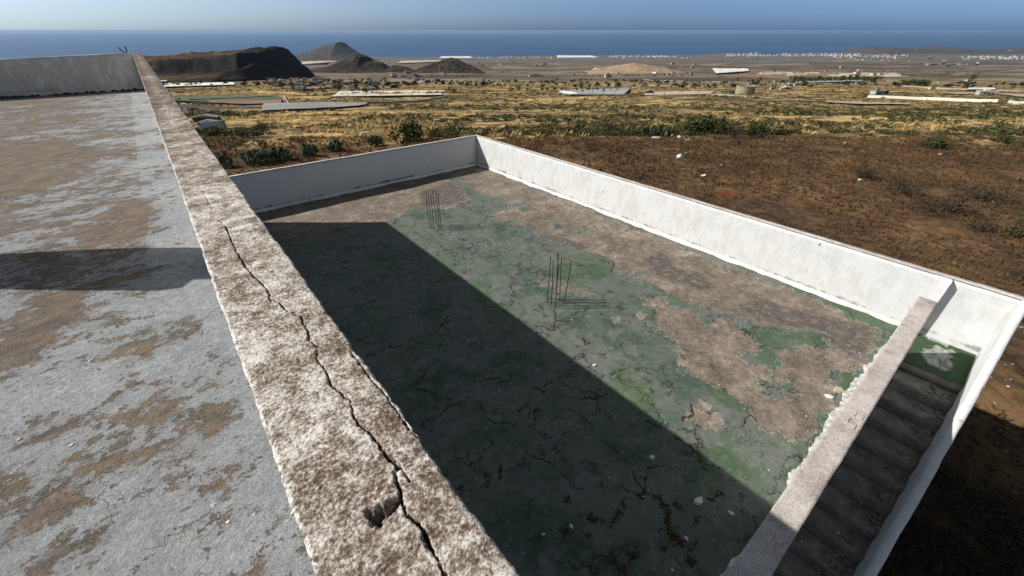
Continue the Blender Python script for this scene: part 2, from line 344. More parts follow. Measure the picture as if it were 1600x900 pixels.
def m_flat(name, col, var=.3, sc=8, rough=.9, bump=.004, metal=0):
    t = NT(name); c = t.co(); n = t.noise(c, sc, 5, .7); k = t.ss(n, .3, .7, 1-var, 1+var*.5)
    t.base(t.mix(1.0, col, t.n('CombineXYZ').outputs[0] if False else k, 'MULTIPLY')); t.rough(rough); t.b.inputs['Metallic'].default_value = metal
    if bump: t.bump(n, bump, .8)
    return t.m
M = {}
M['coping'] = m_coping(); M['coping2'] = m_coping_plain()
M['wall'] = m_wall('white_limewashed_plaster', G-S, mould=.7); M['wall_upper'] = m_wall('grey_cement_render', G-2.75*H, (.46, .435, .39), .3)
M['wall_shaded'] = m_wall('whitewashed_plaster_shaded', G-S, (.58, .585, .585), 1.15)  # copy of the wall plaster, far parapet's shade put into its colour; mould stronger
M['outer'] = m_wall('outside_render', -3, (.74, .74, .72), .3)
M['lower_roof'] = m_lower_roof(); M['upper_roof'] = m_upper_roof(); M['stair'] = m_stair(); M['landing'] = m_landing()
M['rust'] = m_flat('rusted_steel', (.045, .032, .026), .5, 60, .85, .001)
M['plaster'] = m_flat('white_plaster_lump', (.74, .73, .69), .25, 20, .95, .006)
M['lip'] = m_flat('weathered_plaster_lip', (.56, .54, .50), .5, 14, .95, .01)
M['conc'] = m_flat('grey_concrete', (.30, .29, .27), .4, 6, .95, .008)

# ------------------------------------------------------------------ upper building (left): roof, long cracked coping, end wall
ZC = G-H; ZU = G-2.75*H; ZL = G-S
LA = 2.975*S                                                  # both roofs end on this line
b0, b1 = -.078*H, .265*H
upper = frame(empty('upper_building', 'taller flat-roofed building on the left with a stained screed roof and long cracked coping', 'building'))
CR = [(352,352),(360,372),(372,397),(384,417),(398,434),(418,452),(422,468),(436,471),(451,490),(471,493),(474,508),(481,517),(482,530),(495,542),(495,562),(508,577),(514,596),(526,608),(538,621),(545,623),(552,646),(560,662),(566,668),(578,674),(590,688),(602,708),(613,722),(624,730),(615,741),(620,752),(625,762),(626,778),(634,802),(645,808),(655,816),(663,828),(668,842),(676,862),(690,884),(700,905),(712,935)]
CR2 = [(268,160),(263,172),(268,184),(262,196)]
CR3 = [(548,548),(560,566),(572,582),(590,605),(608,628),(616,640),(628,655),(640,674),(655,687),(670,706),(684,722)]
CR4 = [(624,728),(634,742),(640,752)]
CR5 = [(330,338),(345,346),(352,352),(362,356)]
CR6 = [(310,290),(322,306),(330,322),(333,333)]
HOLE = [(566,800),(572,790),(583,794),(592,786),(600,789),(609,778),(619,774),(628,766),(632,782),(624,790),(626,800),(612,803),(603,812),(598,822),(586,820),(580,824),(572,812)]
HOLE2 = [(659,830),(667,836),(675,850),(674,866),(664,858),(657,842)]
def lp(pts, d=H): return [loc(x, y, d) for x, y in pts]
rows = [-3.0, -1.5, -.6, -.2]; a = .02
while a < LA: rows.append(a); a += max(.0021, .0060*abs(a))
rows.append(LA); rows = np.array(rows); cols = np.concatenate([np.linspace(b0, b0+.006, 5)[:-1], np.linspace(b0+.006, b1-.006, 92), np.linspace(b1-.006, b1, 5)[1:]])
RR, CC = np.meshgrid(rows, cols, indexing='ij')
wob = (fbm(RR*60, CC*60, 3, 3)-.5)*.005+(vnoise(RR*300, CC*300, 4)-.5)*.0035
def crackmask(pts, w, soft):
    d = segdist(CC+wob, RR+wob*1.3, lp(pts)); ww = w*(.1+1.5*vnoise(RR*55, CC*20, 11)**1.5)*np.clip(1.5-RR*.28, .5, 1)
    return np.clip((ww-d)/soft+.5, 0, 1)
wid = .0012+.0005*np.clip(1.0-RR, 0, 1)
c1 = crackmask(CR, wid, .0016); c2 = crackmask(CR2, .0014, .003); c3 = crackmask(CR3, .0011, .0015); c4 = crackmask(CR4, .0010, .0015)
c5 = crackmask(CR5, .0009, .003)*.30; c6 = crackmask(CR6, .0008, .003)*.14
crk = np.maximum.reduce([c1, c2*.3, c3*.8, c4*.8, c5, c6])
h1 = sdf(CC+wob, RR+wob, lp(HOLE)); h2 = sdf(CC+wob, RR+wob, lp(HOLE2)); hole = np.clip(np.maximum(h1, h2*.9)/.006, 0, 1)
Z = ZC - .030*crk - hole*(.007+.030*fbm(RR*110, CC*110, 41, 4)**1.5) + (fbm(RR*30, CC*30, 8, 3)-.5)*.003 + (vnoise(RR*220, CC*220, 5)-.5)*.0012*np.clip(2-RR, 0, 1) + (vnoise(RR*2, CC*2, 6)-.5)*.004
ed = np.minimum(CC-b0, b1-CC); Z = Z-np.clip((.006-ed)/.006, 0, 1)**2*.005
jl = (fbm(RR*9, RR*0, 21, 4)-.5)*.005+(vnoise(RR*80, RR*0, 23)-.5)*.0022; jr = (fbm(RR*7, RR*0, 31, 4)-.5)*.007+(vnoise(RR*80, RR*0, 33)-.5)*.004
tt = (CC-b0)/(b1-b0); X = CC+jl*np.clip(1-tt*8, 0, 1)+jr*np.clip(1-(1-tt)*8, 0, 1)
nr, nc = RR.shape; V = np.stack([X, RR, Z], -1).reshape(-1, 3); Q = gridq(nr, nc)[:, ::-1]
skL = V.reshape(nr, nc, 3)[:, 0].copy(); skL[:, 2] = ZC-.07; skR = V.reshape(nr, nc, 3)[:, -1].copy(); skR[:, 2] = ZC-.07
n0 = nr*nc; i = np.arange(nr-1)
QL = np.stack([i*nc, n0+i, n0+i+1, (i+1)*nc], -1)[:, ::-1]; QR = np.stack([i*nc+nc-1, (i+1)*nc+nc-1, n0+nr+i+1, n0+nr+i], -1)[:, ::-1]
e = np.array([[n0, n0+nr, n0+nr+nr-1, n0+nr-1]])
V = np.concatenate([V, skL, skR]); 
attr_c = np.concatenate([np.maximum(crk*.9, hole*.5).ravel(), np.zeros(2*nr)])
link('coping', mesh_np('coping', V, np.concatenate([Q, QL, QR, e]), False, {'crack': attr_c}), M['coping'], upper)
rough_box('parapet_wall', b0+.003, b1-.003, -3.0, LA-.004, ZU-.25, ZC-.0705, (.2, .12, .2), .002, M['wall_upper'], upper, 4)
# roof deck, a fine sheet with traced stains
ST = [[(0,530),(60,472),(120,455),(122,482),(85,512),(62,560),(0,585)], [(203,568),(228,546),(258,527),(275,500),(292,488),(307,498),(302,530),(272,542),(240,553)],
      [(182,588),(210,576),(212,585),(197,603)], [(-20,742),(60,715),(118,742),(132,765),(112,800),(60,832),(-20,880)], [(138,722),(160,702),(190,688),(188,715),(160,745)],
      [(40,880),(120,835),(180,800),(200,815),(140,870),(90,905)], [(230,640),(256,622),(262,630),(240,650)], [(322,640),(350,635),(352,655),(330,668)], [(0,690),(60,655),(110,640),(140,655),(90,680),(0,710)],
      [(125,345),(240,310),(250,360),(140,385)], [(0,235),(90,215),(150,250),(60,300),(0,310)]]
ya = [-3.0, -1.5]; a = -.7
while a < LA-.1: ya.append(a); a += max(.02, .012*abs(a))
ya.append(LA-.1); xb = list(-np.geomspace(.04, 11.0, 190))[::-1]
YA, XB = np.meshgrid(np.array(ya), np.array(xb), indexing='ij')
stn = np.full(YA.shape, -5.0)
for p in ST: stn = np.maximum(stn, sdf(XB, YA, lp(p, 2.75*H)))
Zr = ZU+(fbm(XB*1.2, YA*1.2, 51, 4)-.5)*.012
V = np.stack([XB, YA, Zr], -1).reshape(-1, 3)
link('roof_deck', mesh_np('roof_deck', V, gridq(*YA.shape)[:, ::-1], True, {'stain': stn}), M['upper_roof'], upper)
rough_box('roof_slab', -11.2, b1-.012, -3.0, LA-.006, ZU-.5, ZU-.26, 1.5, .001, M['conc'], upper)
rough_box('building_wall', -11.2, b1-.016, -3.0, LA-.02, -.6, ZU-.51, 1.0, .002, M['outer'], upper, 5)
# end wall across the far end of the upper roof: its top falls slightly to the left
def sagf(x, y): return np.clip((x-b0), -12, 0)/(4.92*H)*.139*H*1.0
rough_box('end_wall', -11.2, b0-.004, LA-.10+.002, LA+.06, ZU-.25, ZC-.002, (.12, .08, .08), .006, M['wall_upper'], upper, 6, sag=lambda x, y: np.clip(x-b0, -4, 0)/(4.92*H)*.139*H)
# mould clods and rubble heaped along the foot of the end wall
def clods(n, place, size, seed, squash=.5):
    r = np.random.default_rng(seed); Vs = []; Qs = []; k = 0
    base = np.array([(0,0,1),(1,0,0),(0,1,0),(-1,0,0),(0,-1,0),(.0,0,-.6)], float); tri = np.array([(0,1,2),(0,2,3),(0,3,4),(0,4,1),(5,2,1),(5,3,2),(5,4,3),(5,1,4)])
    for _ in range(n):
        x, y, z = place(r); s = size(r); t = r.random()*6.3; v = base*(1+.45*(r.random((6, 1))-.5))*s; v[:, 2] *= squash; v[:, 0] *= 1+.8*r.random()
        c, d = math.cos(t), math.sin(t); v = np.stack([v[:, 0]*c-v[:, 1]*d+x, v[:, 0]*d+v[:, 1]*c+y, v[:, 2]+z], -1); Vs.append(v); Qs.append(tri+k); k += 6
    return np.concatenate(Vs), np.concatenate(Qs)
M['mould'] = m_flat('black_mould', (.035, .036, .032), .5, 30)
V, Q = clods(520, lambda r: (-r.random()*7.5+b0-.02, LA-.13+r.random()*.06, ZU+.005), lambda r: (.015+.07*r.random()**3), 3, .8)
o = tag(link('mould_clumps', mesh_np('mould_clumps', V, Q), M['mould'], upper), kind='stuff')

# bent rebar stubs behind the far end of the coping
rs = empty('rebar_stubs', 'two short bent steel stubs poking up at the far end of the long coping', 'rebar', (0, 0, 0)); frame(rs)
def at_y(x, y, a_loc):
    """point seen at (x,y) lying at local a"""
    r = ray(x, y); aa = r[0]*AX+r[1]*AY; bb = r[0]*AY-r[1]*AX; t = a_loc/aa; return (bb*t, a_loc, G+r[2]*t)
for p in ([(195,83),(190,79),(185,74)], [(198,83),(197,77),(195,72)]):
    mb = MB(); q = [at_y(x, y, LA-.02) for x, y in p]; q = [(q[0][0], q[0][1], q[0][2]-.06)]+q; mb.tube(q, .014, 6); mb.build('bar', M['rust'], rs)

# ------------------------------------------------------------------ lower building: flaking green roof inside white parapets
CT = .752                                                     # parapet top, as a share of S below the lens
ZT = G-CT*S; BR = 2.018*S; WT = .11
lower = frame(empty('lower_building', 'lower flat-roofed building in the middle with flaking green roof paint inside white parapets', 'building'))
PEEL = [[(400,338),(430,316),(500,300),(560,289),(640,274),(700,279),(722,296),(732,312),(700,326),(662,326),(640,321),(628,336),(600,346),(540,352),(525,352),(500,362),(540,368),(500,374),(450,366),(430,378),(412,366)],
 [(712,270),(744,259),(800,277),(860,303),(960,345),(1060,386),(1150,420),(1230,452),(1290,476),(1345,505),(1374,510),(1378,530),(1362,552),(1330,560),(1290,546),(1292,518),(1250,512),(1190,508),(1150,495),(1110,480),(1070,472),(1040,455),(1010,440),(985,430),(965,424),(955,402),(930,395),(905,390),(880,378),(850,372),(845,367),(820,355),(800,345),(775,345),(770,331),(800,330),(790,310),(745,300),(720,285)],
 [(1003,466),(1030,465),(1050,478),(1075,485),(1093,495),(1098,505),(1120,508),(1125,497),(1150,500),(1155,512),(1180,530),(1185,545),(1178,550),(1155,547),(1152,558),(1170,568),(1196,572),(1204,586),(1220,560),(1208,548),(1240,545),(1262,540),(1300,550),(1360,560),(1350,575),(1298,577),(1297,600),(1300,625),(1320,632),(1308,645),(1290,640),(1275,645),(1280,662),(1255,690),(1225,680),(1200,672),(1180,660),(1165,640),(1150,625),(1130,605),(1110,600),(1085,590),(1065,582),(1068,560),(1063,550),(1070,540),(1050,535),(1035,520),(1030,500),(1025,490)],
 [(1070,657),(1085,640),(1082,630),(1094,626),(1104,634),(1098,644),(1118,646),(1132,656),(1128,672),(1106,668)],
 [(848,446),(868,442),(888,448),(896,456),(870,458)], [(899,455),(915,452),(921,462),(905,466)], [(953,497),(963,495),(968,505),(958,508)], [(990,492),(1004,493),(1000,500)], [(930,340),(965,345),(950,352)]]
ISL = [[(798,316),(825,315),(840,328),(812,330)], [(858,344),(872,342),(880,356),(866,358)], [(888,361),(912,358),(916,368),(898,370)], [(820,293),(850,295),(856,302),(828,302)], [(1225,600),(1240,600),(1243,608),(1230,610)], [(1170,575),(1195,590),(1215,612),(1230,622),(1214,624),(1190,606)], [(985,423),(1005,420),(1012,428),(995,432)]]
DARK = [[(1010,402),(1035,394),(1060,418),(1100,430),(1118,448),(1090,452),(1050,440),(1018,424)], [(1150,478),(1200,470),(1260,486),(1320,500),(1366,510),(1358,542),(1340,560),(1300,537),(1270,516),(1200,500)], [(655,300),(700,285),(745,287),(738,306),(700,320),(660,320)], [(840,365),(880,370),(920,385),(915,395),(870,385)]]
GREEN = [[(1250,462),(1290,480),(1335,503),(1400,540),(1410,505),(1300,465),(1240,440)],
 [(1150,500),(1200,508),(1290,520),(1285,545),(1230,552),(1190,545),(1160,525)], [(1300,578),(1352,580),(1335,625),(1300,622)], [(1180,770),(1215,740),(1290,650),(1320,640),(1290,690),(1240,750),(1205,790)], [(1362,555),(1375,512),(1400,505),(1395,530),(1375,570)], [(1000,432),(1045,448),(1100,470),(1110,480),(1060,472),(1010,445)],[(840,425),(900,405),(960,420),(940,440),(870,440)],[(1090,590),(1130,600),(1190,650),(1130,640)],[(1080,700),(1130,690),(1170,730),(1190,770),(1120,730)]]
CK = [[(480,465),(505,462),(525,455),(560,450)], [(622,490),(650,491),(672,486),(690,476),(706,463)], [(686,515),(700,502),(716,494)], [(640,545),(662,536),(680,520),(697,500),(712,478)], [(570,560),(585,545),(620,542),(648,528)],
 [(686,566),(705,585),(740,590),(782,594)], [(620,614),(645,603),(660,585),(668,570)], [(640,605),(660,612),(678,614),(680,622)], [(655,662),(680,652),(700,638),(718,628)], [(745,634),(756,640),(762,656),(785,660),(800,664)], [(800,664),(812,645),(828,625),(850,611)],
 [(812,600),(830,607),(850,611),(880,618),(900,624),(940,622)], [(940,622),(962,612),(985,635),(1000,645),(1015,640),(1024,633)], [(920,612),(935,620)], [(895,556),(925,552),(945,553),(960,548),(973,535)], [(978,522),(1000,528),(1018,534)], [(1005,555),(993,558),(975,548)],
 [(868,500),(885,504),(905,497),(918,488)], [(866,484),(870,496),(867,512)], [(998,630),(1008,612),(1020,612),(1045,612),(1065,606)], [(1068,658),(1084,640),(1085,632)], [(913,528),(916,540),(920,536),(914,525),(906,528)], [(1160,670),(1165,655),(1170,648)],
 [(915,808),(930,810),(955,816),(966,806),(975,790),(985,778)], [(970,755),(982,770),(1000,775),(1020,774),(1035,780),(1045,800),(1043,820),(1050,838),(1065,850),(1080,855)], [(1005,770),(1008,745),(1020,730),(1035,722),(1050,730)], [(995,868),(1020,860),(1040,853),(1052,850)],
 [(950,865),(962,880),(975,900),(990,915)], [(975,895),(995,868)], [(1060,850),(1072,868),(1080,880)], [(1118,795),(1125,775),(1132,768)], [(1105,778),(1118,780)], [(1148,790),(1160,800),(1165,804)], [(800,692),(815,695),(828,708),(848,717)], [(848,684),(870,683),(885,692)], [(985,688),(996,702)], [(1037,697),(1050,685),(1056,677)],
 [(690,690),(705,700),(716,712),(730,718),(731,733)], [(731,733),(745,740),(730,755),(715,765),(700,766)], [(730,718),(740,690),(760,680),(790,670)], [(780,725),(783,745),(775,760)], [(555,480),(575,472),(590,470)], [(500,400),(530,398),(550,392)], [(455,390),(490,380),(520,384)], [(632,443),(655,438),(657,448)], [(560,440),(600,434),(650,428),(668,420),(676,410)],
 [(480,418),(520,416),(545,408)], [(530,370),(560,372),(590,368)], [(590,420),(625,422),(660,415)], [(545,395),(560,400),(552,404)],[(835,665),(838,640),(850,611)],[(705,585),(700,566),(690,555)],[(880,618),(892,640),(915,655),(925,670)],[(1010,660),(1040,672),(1070,690),(1090,710),(1100,735)],[(940,690),(965,705),(985,730),(1005,770)],[(850,717),(870,740),(890,755),(915,765)],[(960,548),(985,560),(1010,575),(1020,590)],[(730,400),(760,395),(780,405),(800,400)],[(690,385),(705,392),(730,400)],[(790,425),(800,435),(830,438)],[(935,395),(960,410),(955,425)]]
xs = np.concatenate([np.arange(b1-.3, 1.5, .05), np.arange(1.5, BR+.02, .020)]); ys = np.concatenate([np.arange(.02, 6.0, .020), np.arange(6.0, LA, .04), [LA]])
YS, XS = np.meshgrid(ys, xs, indexing='ij')
dwx = XS+(fbm(XS*4, YS*4, 61, 4)-.5)*.16; dwy = YS+(fbm(XS*4, YS*4, 71, 4)-.5)*.16
peel = np.full(XS.shape, -5.0); dark = peel.copy(); grn = peel.copy()
for p in PEEL: peel = np.maximum(peel, sdf(XS, YS, lp(p, S)))
for p in ISL: peel = np.minimum(peel, -sdf(XS, YS, lp(p, S)))
for p in DARK: dark = np.maximum(dark, sdf(XS, YS, lp(p, S)))
for p in GREEN: grn = np.maximum(grn, sdf(dwx, dwy, lp(p, S)))
grn = np.clip(grn/.20+.5, 0, 1)*(.15+.8*fbm(XS*2, YS*2, 77, 4))
cd = np.full(XS.shape, 9.0)
for p in CK: cd = np.minimum(cd, segdist(XS+(fbm(XS*7, YS*7, 5, 3)-.5)*.16, YS+(fbm(XS*7, YS*7, 6, 3)-.5)*.16, lp(p, S)))
cw = np.minimum(-.002+.046*fbm(XS*3.5, YS*3.5, 81, 3)**2, .014)
cmask = np.clip((cw-cd)/.020+.5, 0, 1)
Zf = ZL+(fbm(XS*.6, YS*.6, 91, 3)-.5)*.05+(fbm(XS*7, YS*7, 92, 2)-.5)*.006-.014*cmask-.006*np.clip(peel/.05+.5, 0, 1)
V = np.stack([XS, YS, Zf], -1).reshape(-1, 3)
link('roof_deck', mesh_np('roof_deck_lower', V, gridq(*XS.shape)[:, ::-1], True, {'peel': peel, 'dark': dark, 'green': grn, 'crack': cmask}), M['lower_roof'], lower)
# parapets; each with its thin weathered coping as a sub-part
pw = rough_box('right_parapet', BR, BR+WT, -.215*S, LA+WT, -.6, ZT-.03, (.2, .12, .10), .006, M['wall'], lower, 11)
rough_box('coping', BR-.012, BR+WT+.012, -.215*S, LA+WT+.01, ZT-.0295, ZT, (.045, .06, .03), .008, M['coping2'], pw, 12)
pf = rough_box('far_parapet', b1-.01, BR-.004, LA, LA+WT, -.6, ZT-.03, (.12, .2, .10), .006, M['wall_shaded'], lower, 13)
rough_box('coping', b1-.01, BR-.016, LA-.012, LA+WT+.01, ZT-.0295, ZT, (.06, .045, .03), .005, M['coping2'], pf, 14)
KB = 1.768*S; K0, K1 = -.0305*S, .0155*S
pk = rough_box('stair_side_parapet', b1+.01, KB, K0, K1, ZL-.5, ZT-.05, (.12, .08, .12), .006, M['wall'], lower, 15)
rough_box('coping', b1+.01, KB+.004, K0-.004, K1+.004, ZT-.0495, ZT, (.03, .03, .025), .006, M['coping2'], pk, 16)
rough_box('front_wall', b1+.02, BR-.02, K0+.01, K1-.01, -.6, ZL-.505, 1, .003, M['outer'], lower)
# plaster cove at the foot of the two outer parapets and plaster drips beside the stair parapet
def strip(name, pts_fn, n, wfn, zfn, mat, parent):
    V = []; 
    for k in range(n):
        V += pts_fn(k/(n-1), wfn(k))
    q = [(4*k+i, 4*k+i+1, 4*k+5+i, 4*k+4+i) for k in range(n-1) for i in range(3)]
    return link(name, mesh_np(name, V, np.array(q)), mat, parent)
def wj(seed, lo, hi): 
    t = np.arange(4000)*.09; a_ = fbm(t, t*0, seed, 5); return lambda k: lo+(hi-lo)*float(np.clip((a_[k]-.3)*2.0, 0, 1))
strip('plaster_cove', lambda t, w: [(BR+.01, .05+t*(LA-.06), ZL+.085), (BR-.02, .05+t*(LA-.06), ZL+.055), (BR-.045-w*.5, .05+t*(LA-.06), ZL+.032), (BR-.055-w, .05+t*(LA-.06), ZL-.02)][::-1], 420, wj(1, -.045, .045), None, M['plaster'], lower)
strip('plaster_cove', lambda t, w: [(b1+t*(BR-b1-.05), LA+.01, ZL+.075), (b1+t*(BR-b1-.05), LA-.02, ZL+.045), (b1+t*(BR-b1-.05), LA-.03-w*.5, ZL+.022), (b1+t*(BR-b1-.05), LA-.04-w, ZL-.03)], 300, wj(2, -.03, .05), None, M['wall'], lower)
_t = np.arange(4000)*.028; _f = fbm(_t, _t*0, 9, 6); _g = fbm(_t*9, _t*0, 19, 3); lw = lambda k: .085*float(np.clip((_f[k]-.36)*2.2, 0, 1))*(.55+.9*float(_g[k]))
strip('plaster_lip', lambda t, w: [(b1+.3+t*(KB-b1-.4), K1-.004, ZT-.002), (b1+.3+t*(KB-b1-.4), K1+.4*w+.004, ZT-.008), (b1+.3+t*(KB-b1-.4), K1+w+.006, ZT-.022), (b1+.3+t*(KB-b1-.4), K1+.9*w, ZT-.06)][::-1], 900, lw, None, M['lip'], lower)
# imprints on the stair parapet coping: four raised-and-cut mortar squares
for x, y in ((1334,646), (1323,655), (1345,652), (1333,666)):
    b_, a_ = loc(x, y, CT*S); mb = MB(); mb.box(b_-.05, b_+.05, a_-.02, a_+.02, ZT-.005, ZT+.010); mb.build('mortar_pad', M['coping2'], pk)
# thin fin on the right parapet where the doorway to the stairs begins
rough_box('door_jamb', BR-.16, BR+.001, K0-.03, K0+.0, ZL, ZT-.035, (.04, .03, .1), .002, M['wall'], lower, 17)
# ------------------------------------------------------------------ stairs
stair = frame(empty('staircase', 'dark concrete outdoor staircase descending between the narrow parapet and the sloping white stair wall', 'staircase'))
OW = -.203*S; LE = 1.772*S
xg = np.linspace(LE, BR-.002, 60); yg = np.linspace(OW+.002, K0-.002, 46); yg = np.concatenate([yg, np.linspace(K0-.001, .02, 8)])
YG, XG = np.meshgrid(yg, xg, indexing='ij')
SPL = [(1434,551),(1460,541),(1486,546),(1486,566),(1492,574),(1470,578),(1450,566)]
sp = sdf(XG+(fbm(XG*9, YG*9, 3)-.5)*.18, YG+(fbm(XG*9, YG*9, 4)-.5)*.18, lp(SPL, S)); edge = np.minimum(BR-XG, 9)
spl = np.maximum(np.clip(sp/.03+.5, 0, 1)*.8, np.clip(((.05+.28*(fbm(XG*7, YG*7, 8)-.35))-edge)/.03, 0, 1)*.8*(YG > -.7))
nr_, nc_ = XG.shape; V = np.stack([XG, YG, ZL-.004+(fbm(XG*5, YG*5, 5)-.5)*.01], -1).reshape(-1, 3)
link('landing', mesh_np('landing', V, gridq(nr_, nc_)[:, ::-1], True, {'plaster_splash': spl}), M['landing'], stair)
rough_box('landing_slab', LE, BR-.004, OW+.004, .01, ZL-.22, ZL-.02, .2, .003, M['stair'], stair)
RI = .198; TR = .42; x = LE; z = ZL-.004; k = 0
while x > b1+.5 and z > .1:
    z -= RI
    rough_box('step', x-TR-.03, x+.0, OW+.003, K0-.003, z-.22, z, (.07, .10, .06), .006, M['stair'], stair, 100+k); x -= TR; k += 1
V, Q = clods(900, lambda r: (lambda q: (LE-q*TR-r.random()*.38, OW+.02+.42*r.random()**1.8, ZL-(q+1)*RI+.004))(int(r.random()*19)), lambda r: .008+.05*r.random()**3, 9, .6)
tag(link('rubble', mesh_np('stair_rubble', V, Q), M['stair'], stair), kind='stuff')
V, Q = clods(140, lambda r: (lambda q: (LE-q*TR-r.random()*.38, OW+.02+.7*r.random(), ZL-(q+1)*RI+.01))(int(r.random()*19)), lambda r: .006+.018*r.random()**2, 10, .5)
tag(link('plaster_chips', mesh_np('stair_chips', V, Q), M['plaster'], stair), kind='stuff')
# sloping stair wall, rounded top, following the flight
def slopewall():
    th = .125; xs_ = np.arange(BR+WT, .4, -.06); prof = []
    for kk in range(9): an = math.pi*kk/8; prof.append((-th/2*math.cos(an)*(1), .045*math.sin(an)))
    V = []; rz = np.random.default_rng(4)
    for x_ in xs_:
        zt = ZT-.045-max(0, (BR-x_))*.472
        j = (float(fbm(np.array(x_*3.), np.array(0.), 7, 3))-.5)*.02
        ring = [(OW-th/2-th/2, -.6)]+[(OW-th/2+p[0]+j, zt+p[1]) for p in prof]+[(OW, -.6)]
        # a waist course bulging out below the top on the inside
        V += [(x_, yy, zz) for yy, zz in ring]
    m = 11; n = len(xs_); q = [(k_*m+i_, k_*m+i_+1, (k_+1)*m+i_+1, (k_+1)*m+i_) for k_ in range(n-1) for i_ in range(m-1)]
    return V, q
V, q = slopewall(); me = mesh_np('stair_wall', V, np.array(q)[:, ::-1], True)
link('stair_wall', me, M['wall'], stair)

# ------------------------------------------------------------------ rebar clusters standing in the lower roof
def rebars(name, label, bars, kink=None):
    px, py = bars[0][0]; bb, aa = loc(px, py, S); e_ = frame(empty(name, label, 'rebar', group='starter bar clusters on the green roof'))
    e_.location = (bb*math.cos(TH)-aa*math.sin(TH), bb*math.sin(TH)+aa*math.cos(TH), ZL)
    for k_, (b_, t_) in enumerate(bars):
        q0 = loc(b_[0], b_[1], S); r0 = ray(*b_); t = S/-r0[2]; Yf = r0[1]*t
        r1 = ray(*t_); t1 = Yf/r1[1]; X1 = r1[0]*t1; zt = G+r1[2]*t1; q1 = (X1*AY-Yf*AX, X1*AX+Yf*AY)
        mb = MB(); mid = ((q0[0]+q1[0])/2+random.uniform(-.008, .008), (q0[1]+q1[1])/2+random.uniform(-.008, .008), (ZL+zt)/2)
        P = [(q0[0], q0[1], ZL-.03), mid, (q1[0], q1[1], zt)]
        mb.tube([(p[0]-bb, p[1]-aa, p[2]-ZL) for p in P], .0105, 6)
        for s_ in range(0): pass
        if kink == k_: mb.tube([(mid[0]-bb-.0, mid[1]-aa, (mid[2]-ZL)*1.2), (mid[0]-bb-.07, mid[1]-aa-.02, (mid[2]-ZL)*1.2-.03)], .005, 5)
        mb.build('bar', M['rust'], e_)
    return e_
rebars('rebar_cluster', 'nearer cluster of thin upright rusty steel bars on the green roof, one bar leaning', [((855,473),(860.5,401)), ((861,478),(864.5,407)), ((867.5,482),(872.5,394)), ((868.5,468),(873.5,412)), ((874.5,470),(877.5,401)), ((881,474),(893,408))], 5)
rebars('rebar_cluster', 'farther cluster of thin upright rusty steel bars near the far white parapet', [((671,356),(665,299)), ((674.5,358),(669,303)), ((678,359),(673,303)), ((683,352),(675.5,298)), ((686,354),(680.5,298)), ((689,356),(684,300))])

# ------------------------------------------------------------------ loose bits on the roofs
def chip_mesh(seed, n=7, th=.35):
    r = random.Random(seed); mb = MB(); P = [(math.cos(6.283*i/n)*(.6+.6*r.random()), math.sin(6.283*i/n)*(.35+.5*r.random())) for i in range(n)]
    vs = [(x, y, 0) for x, y in P]+[(x*.8, y*.8, th+.1*r.random()) for x, y in P]
    mb.add(vs, [tuple(range(n-1, -1, -1)), tuple(range(n, 2*n))]+[(i, (i+1) % n, (i+1) % n+n, i+n) for i in range(n)]); return mb.mesh('plaster_flake')
chips = [chip_mesh(k) for k in range(5)]
for c_ in chips: c_.materials.append(M['plaster'])
M['tan'] = m_flat('broken_screed_piece', (.42, .34, .26), .3, 10)
def chip(px, py, depth, size, mesh, label, name='plaster_flake', cat='debris', rz=0., mat=None):
    bb, aa = loc(px, py, depth); o = bpy.data.objects.new(name, mesh); COL.objects.link(o)
    o.location = (bb*math.cos(TH)-aa*math.sin(TH), bb*math.sin(TH)+aa*math.cos(TH), G-depth+.001); o.rotation_euler = (0, 0, rz); o.scale = (size,)*3
    return tag(o, label, cat)
big = chip_mesh(77, 6, .25); big.materials.append(M['tan'])
chip(1309, 610, S-.01, .115, big, 'largest tan screed fragment, lying on the green roof beside the narrow parapet', 'screed_fragment', rz=.5)
chip(1295, 620, S-.01, .07, chips[0], 'long white flake left of the tan fragment near the narrow parapet', rz=-.5)
chip(929, 571, S-.01, .05, chips[1], 'small white square flake beside the shadow edge on the green roof', rz=.2)
chip(893, 823, S-.01, .04, chips[2], 'white sliver in the shaded part of the green roof, left one', rz=-1)
chip(1072, 841, S-.01, .04, chips[3], 'white sliver in shade beside the forked mossy crack', rz=-1.1)
chip(1143, 803, S-.01, .05, chips[4], 'white lump in shade near the narrow parapet', rz=-.6)
chip(1091, 783, S-.01, .085, chips[0], 'round grey-white disc of plaster in shade, right one', rz=.6)
chip(1019, 715, S-.01, .06, chips[1], 'round pale plaster disc in shade above the forked crack', rz=.4)
chip(849, 835, S-.01, .03, chips[2], 'tiny pale flake near the long coping in shade', rz=.4)
V, Q = clods(700, lambda r: (.3+r.random()*(BR-.4), .15+r.random()**1.3*(LA-.4), ZL+.003), lambda r: .003+.014*r.random()**4, 12, .5)
tag(frame(link('roof_grit', mesh_np('roof_grit', V, Q), M['plaster'])), 'scattered pale grit and paint crumbs over the green roof', 'grit', kind='stuff')
V, Q = clods(420, lambda r: (-.06-r.random()**1.5*3.5, .1+r.random()**1.5*8, ZU+.002), lambda r: .0015+.008*r.random()**5, 13, .5)
tag(frame(link('roof_grit', mesh_np('roof_grit_upper', V, Q), M['plaster'])), 'scattered white crumbs over the stained grey roof on the left', 'grit', kind='stuff')
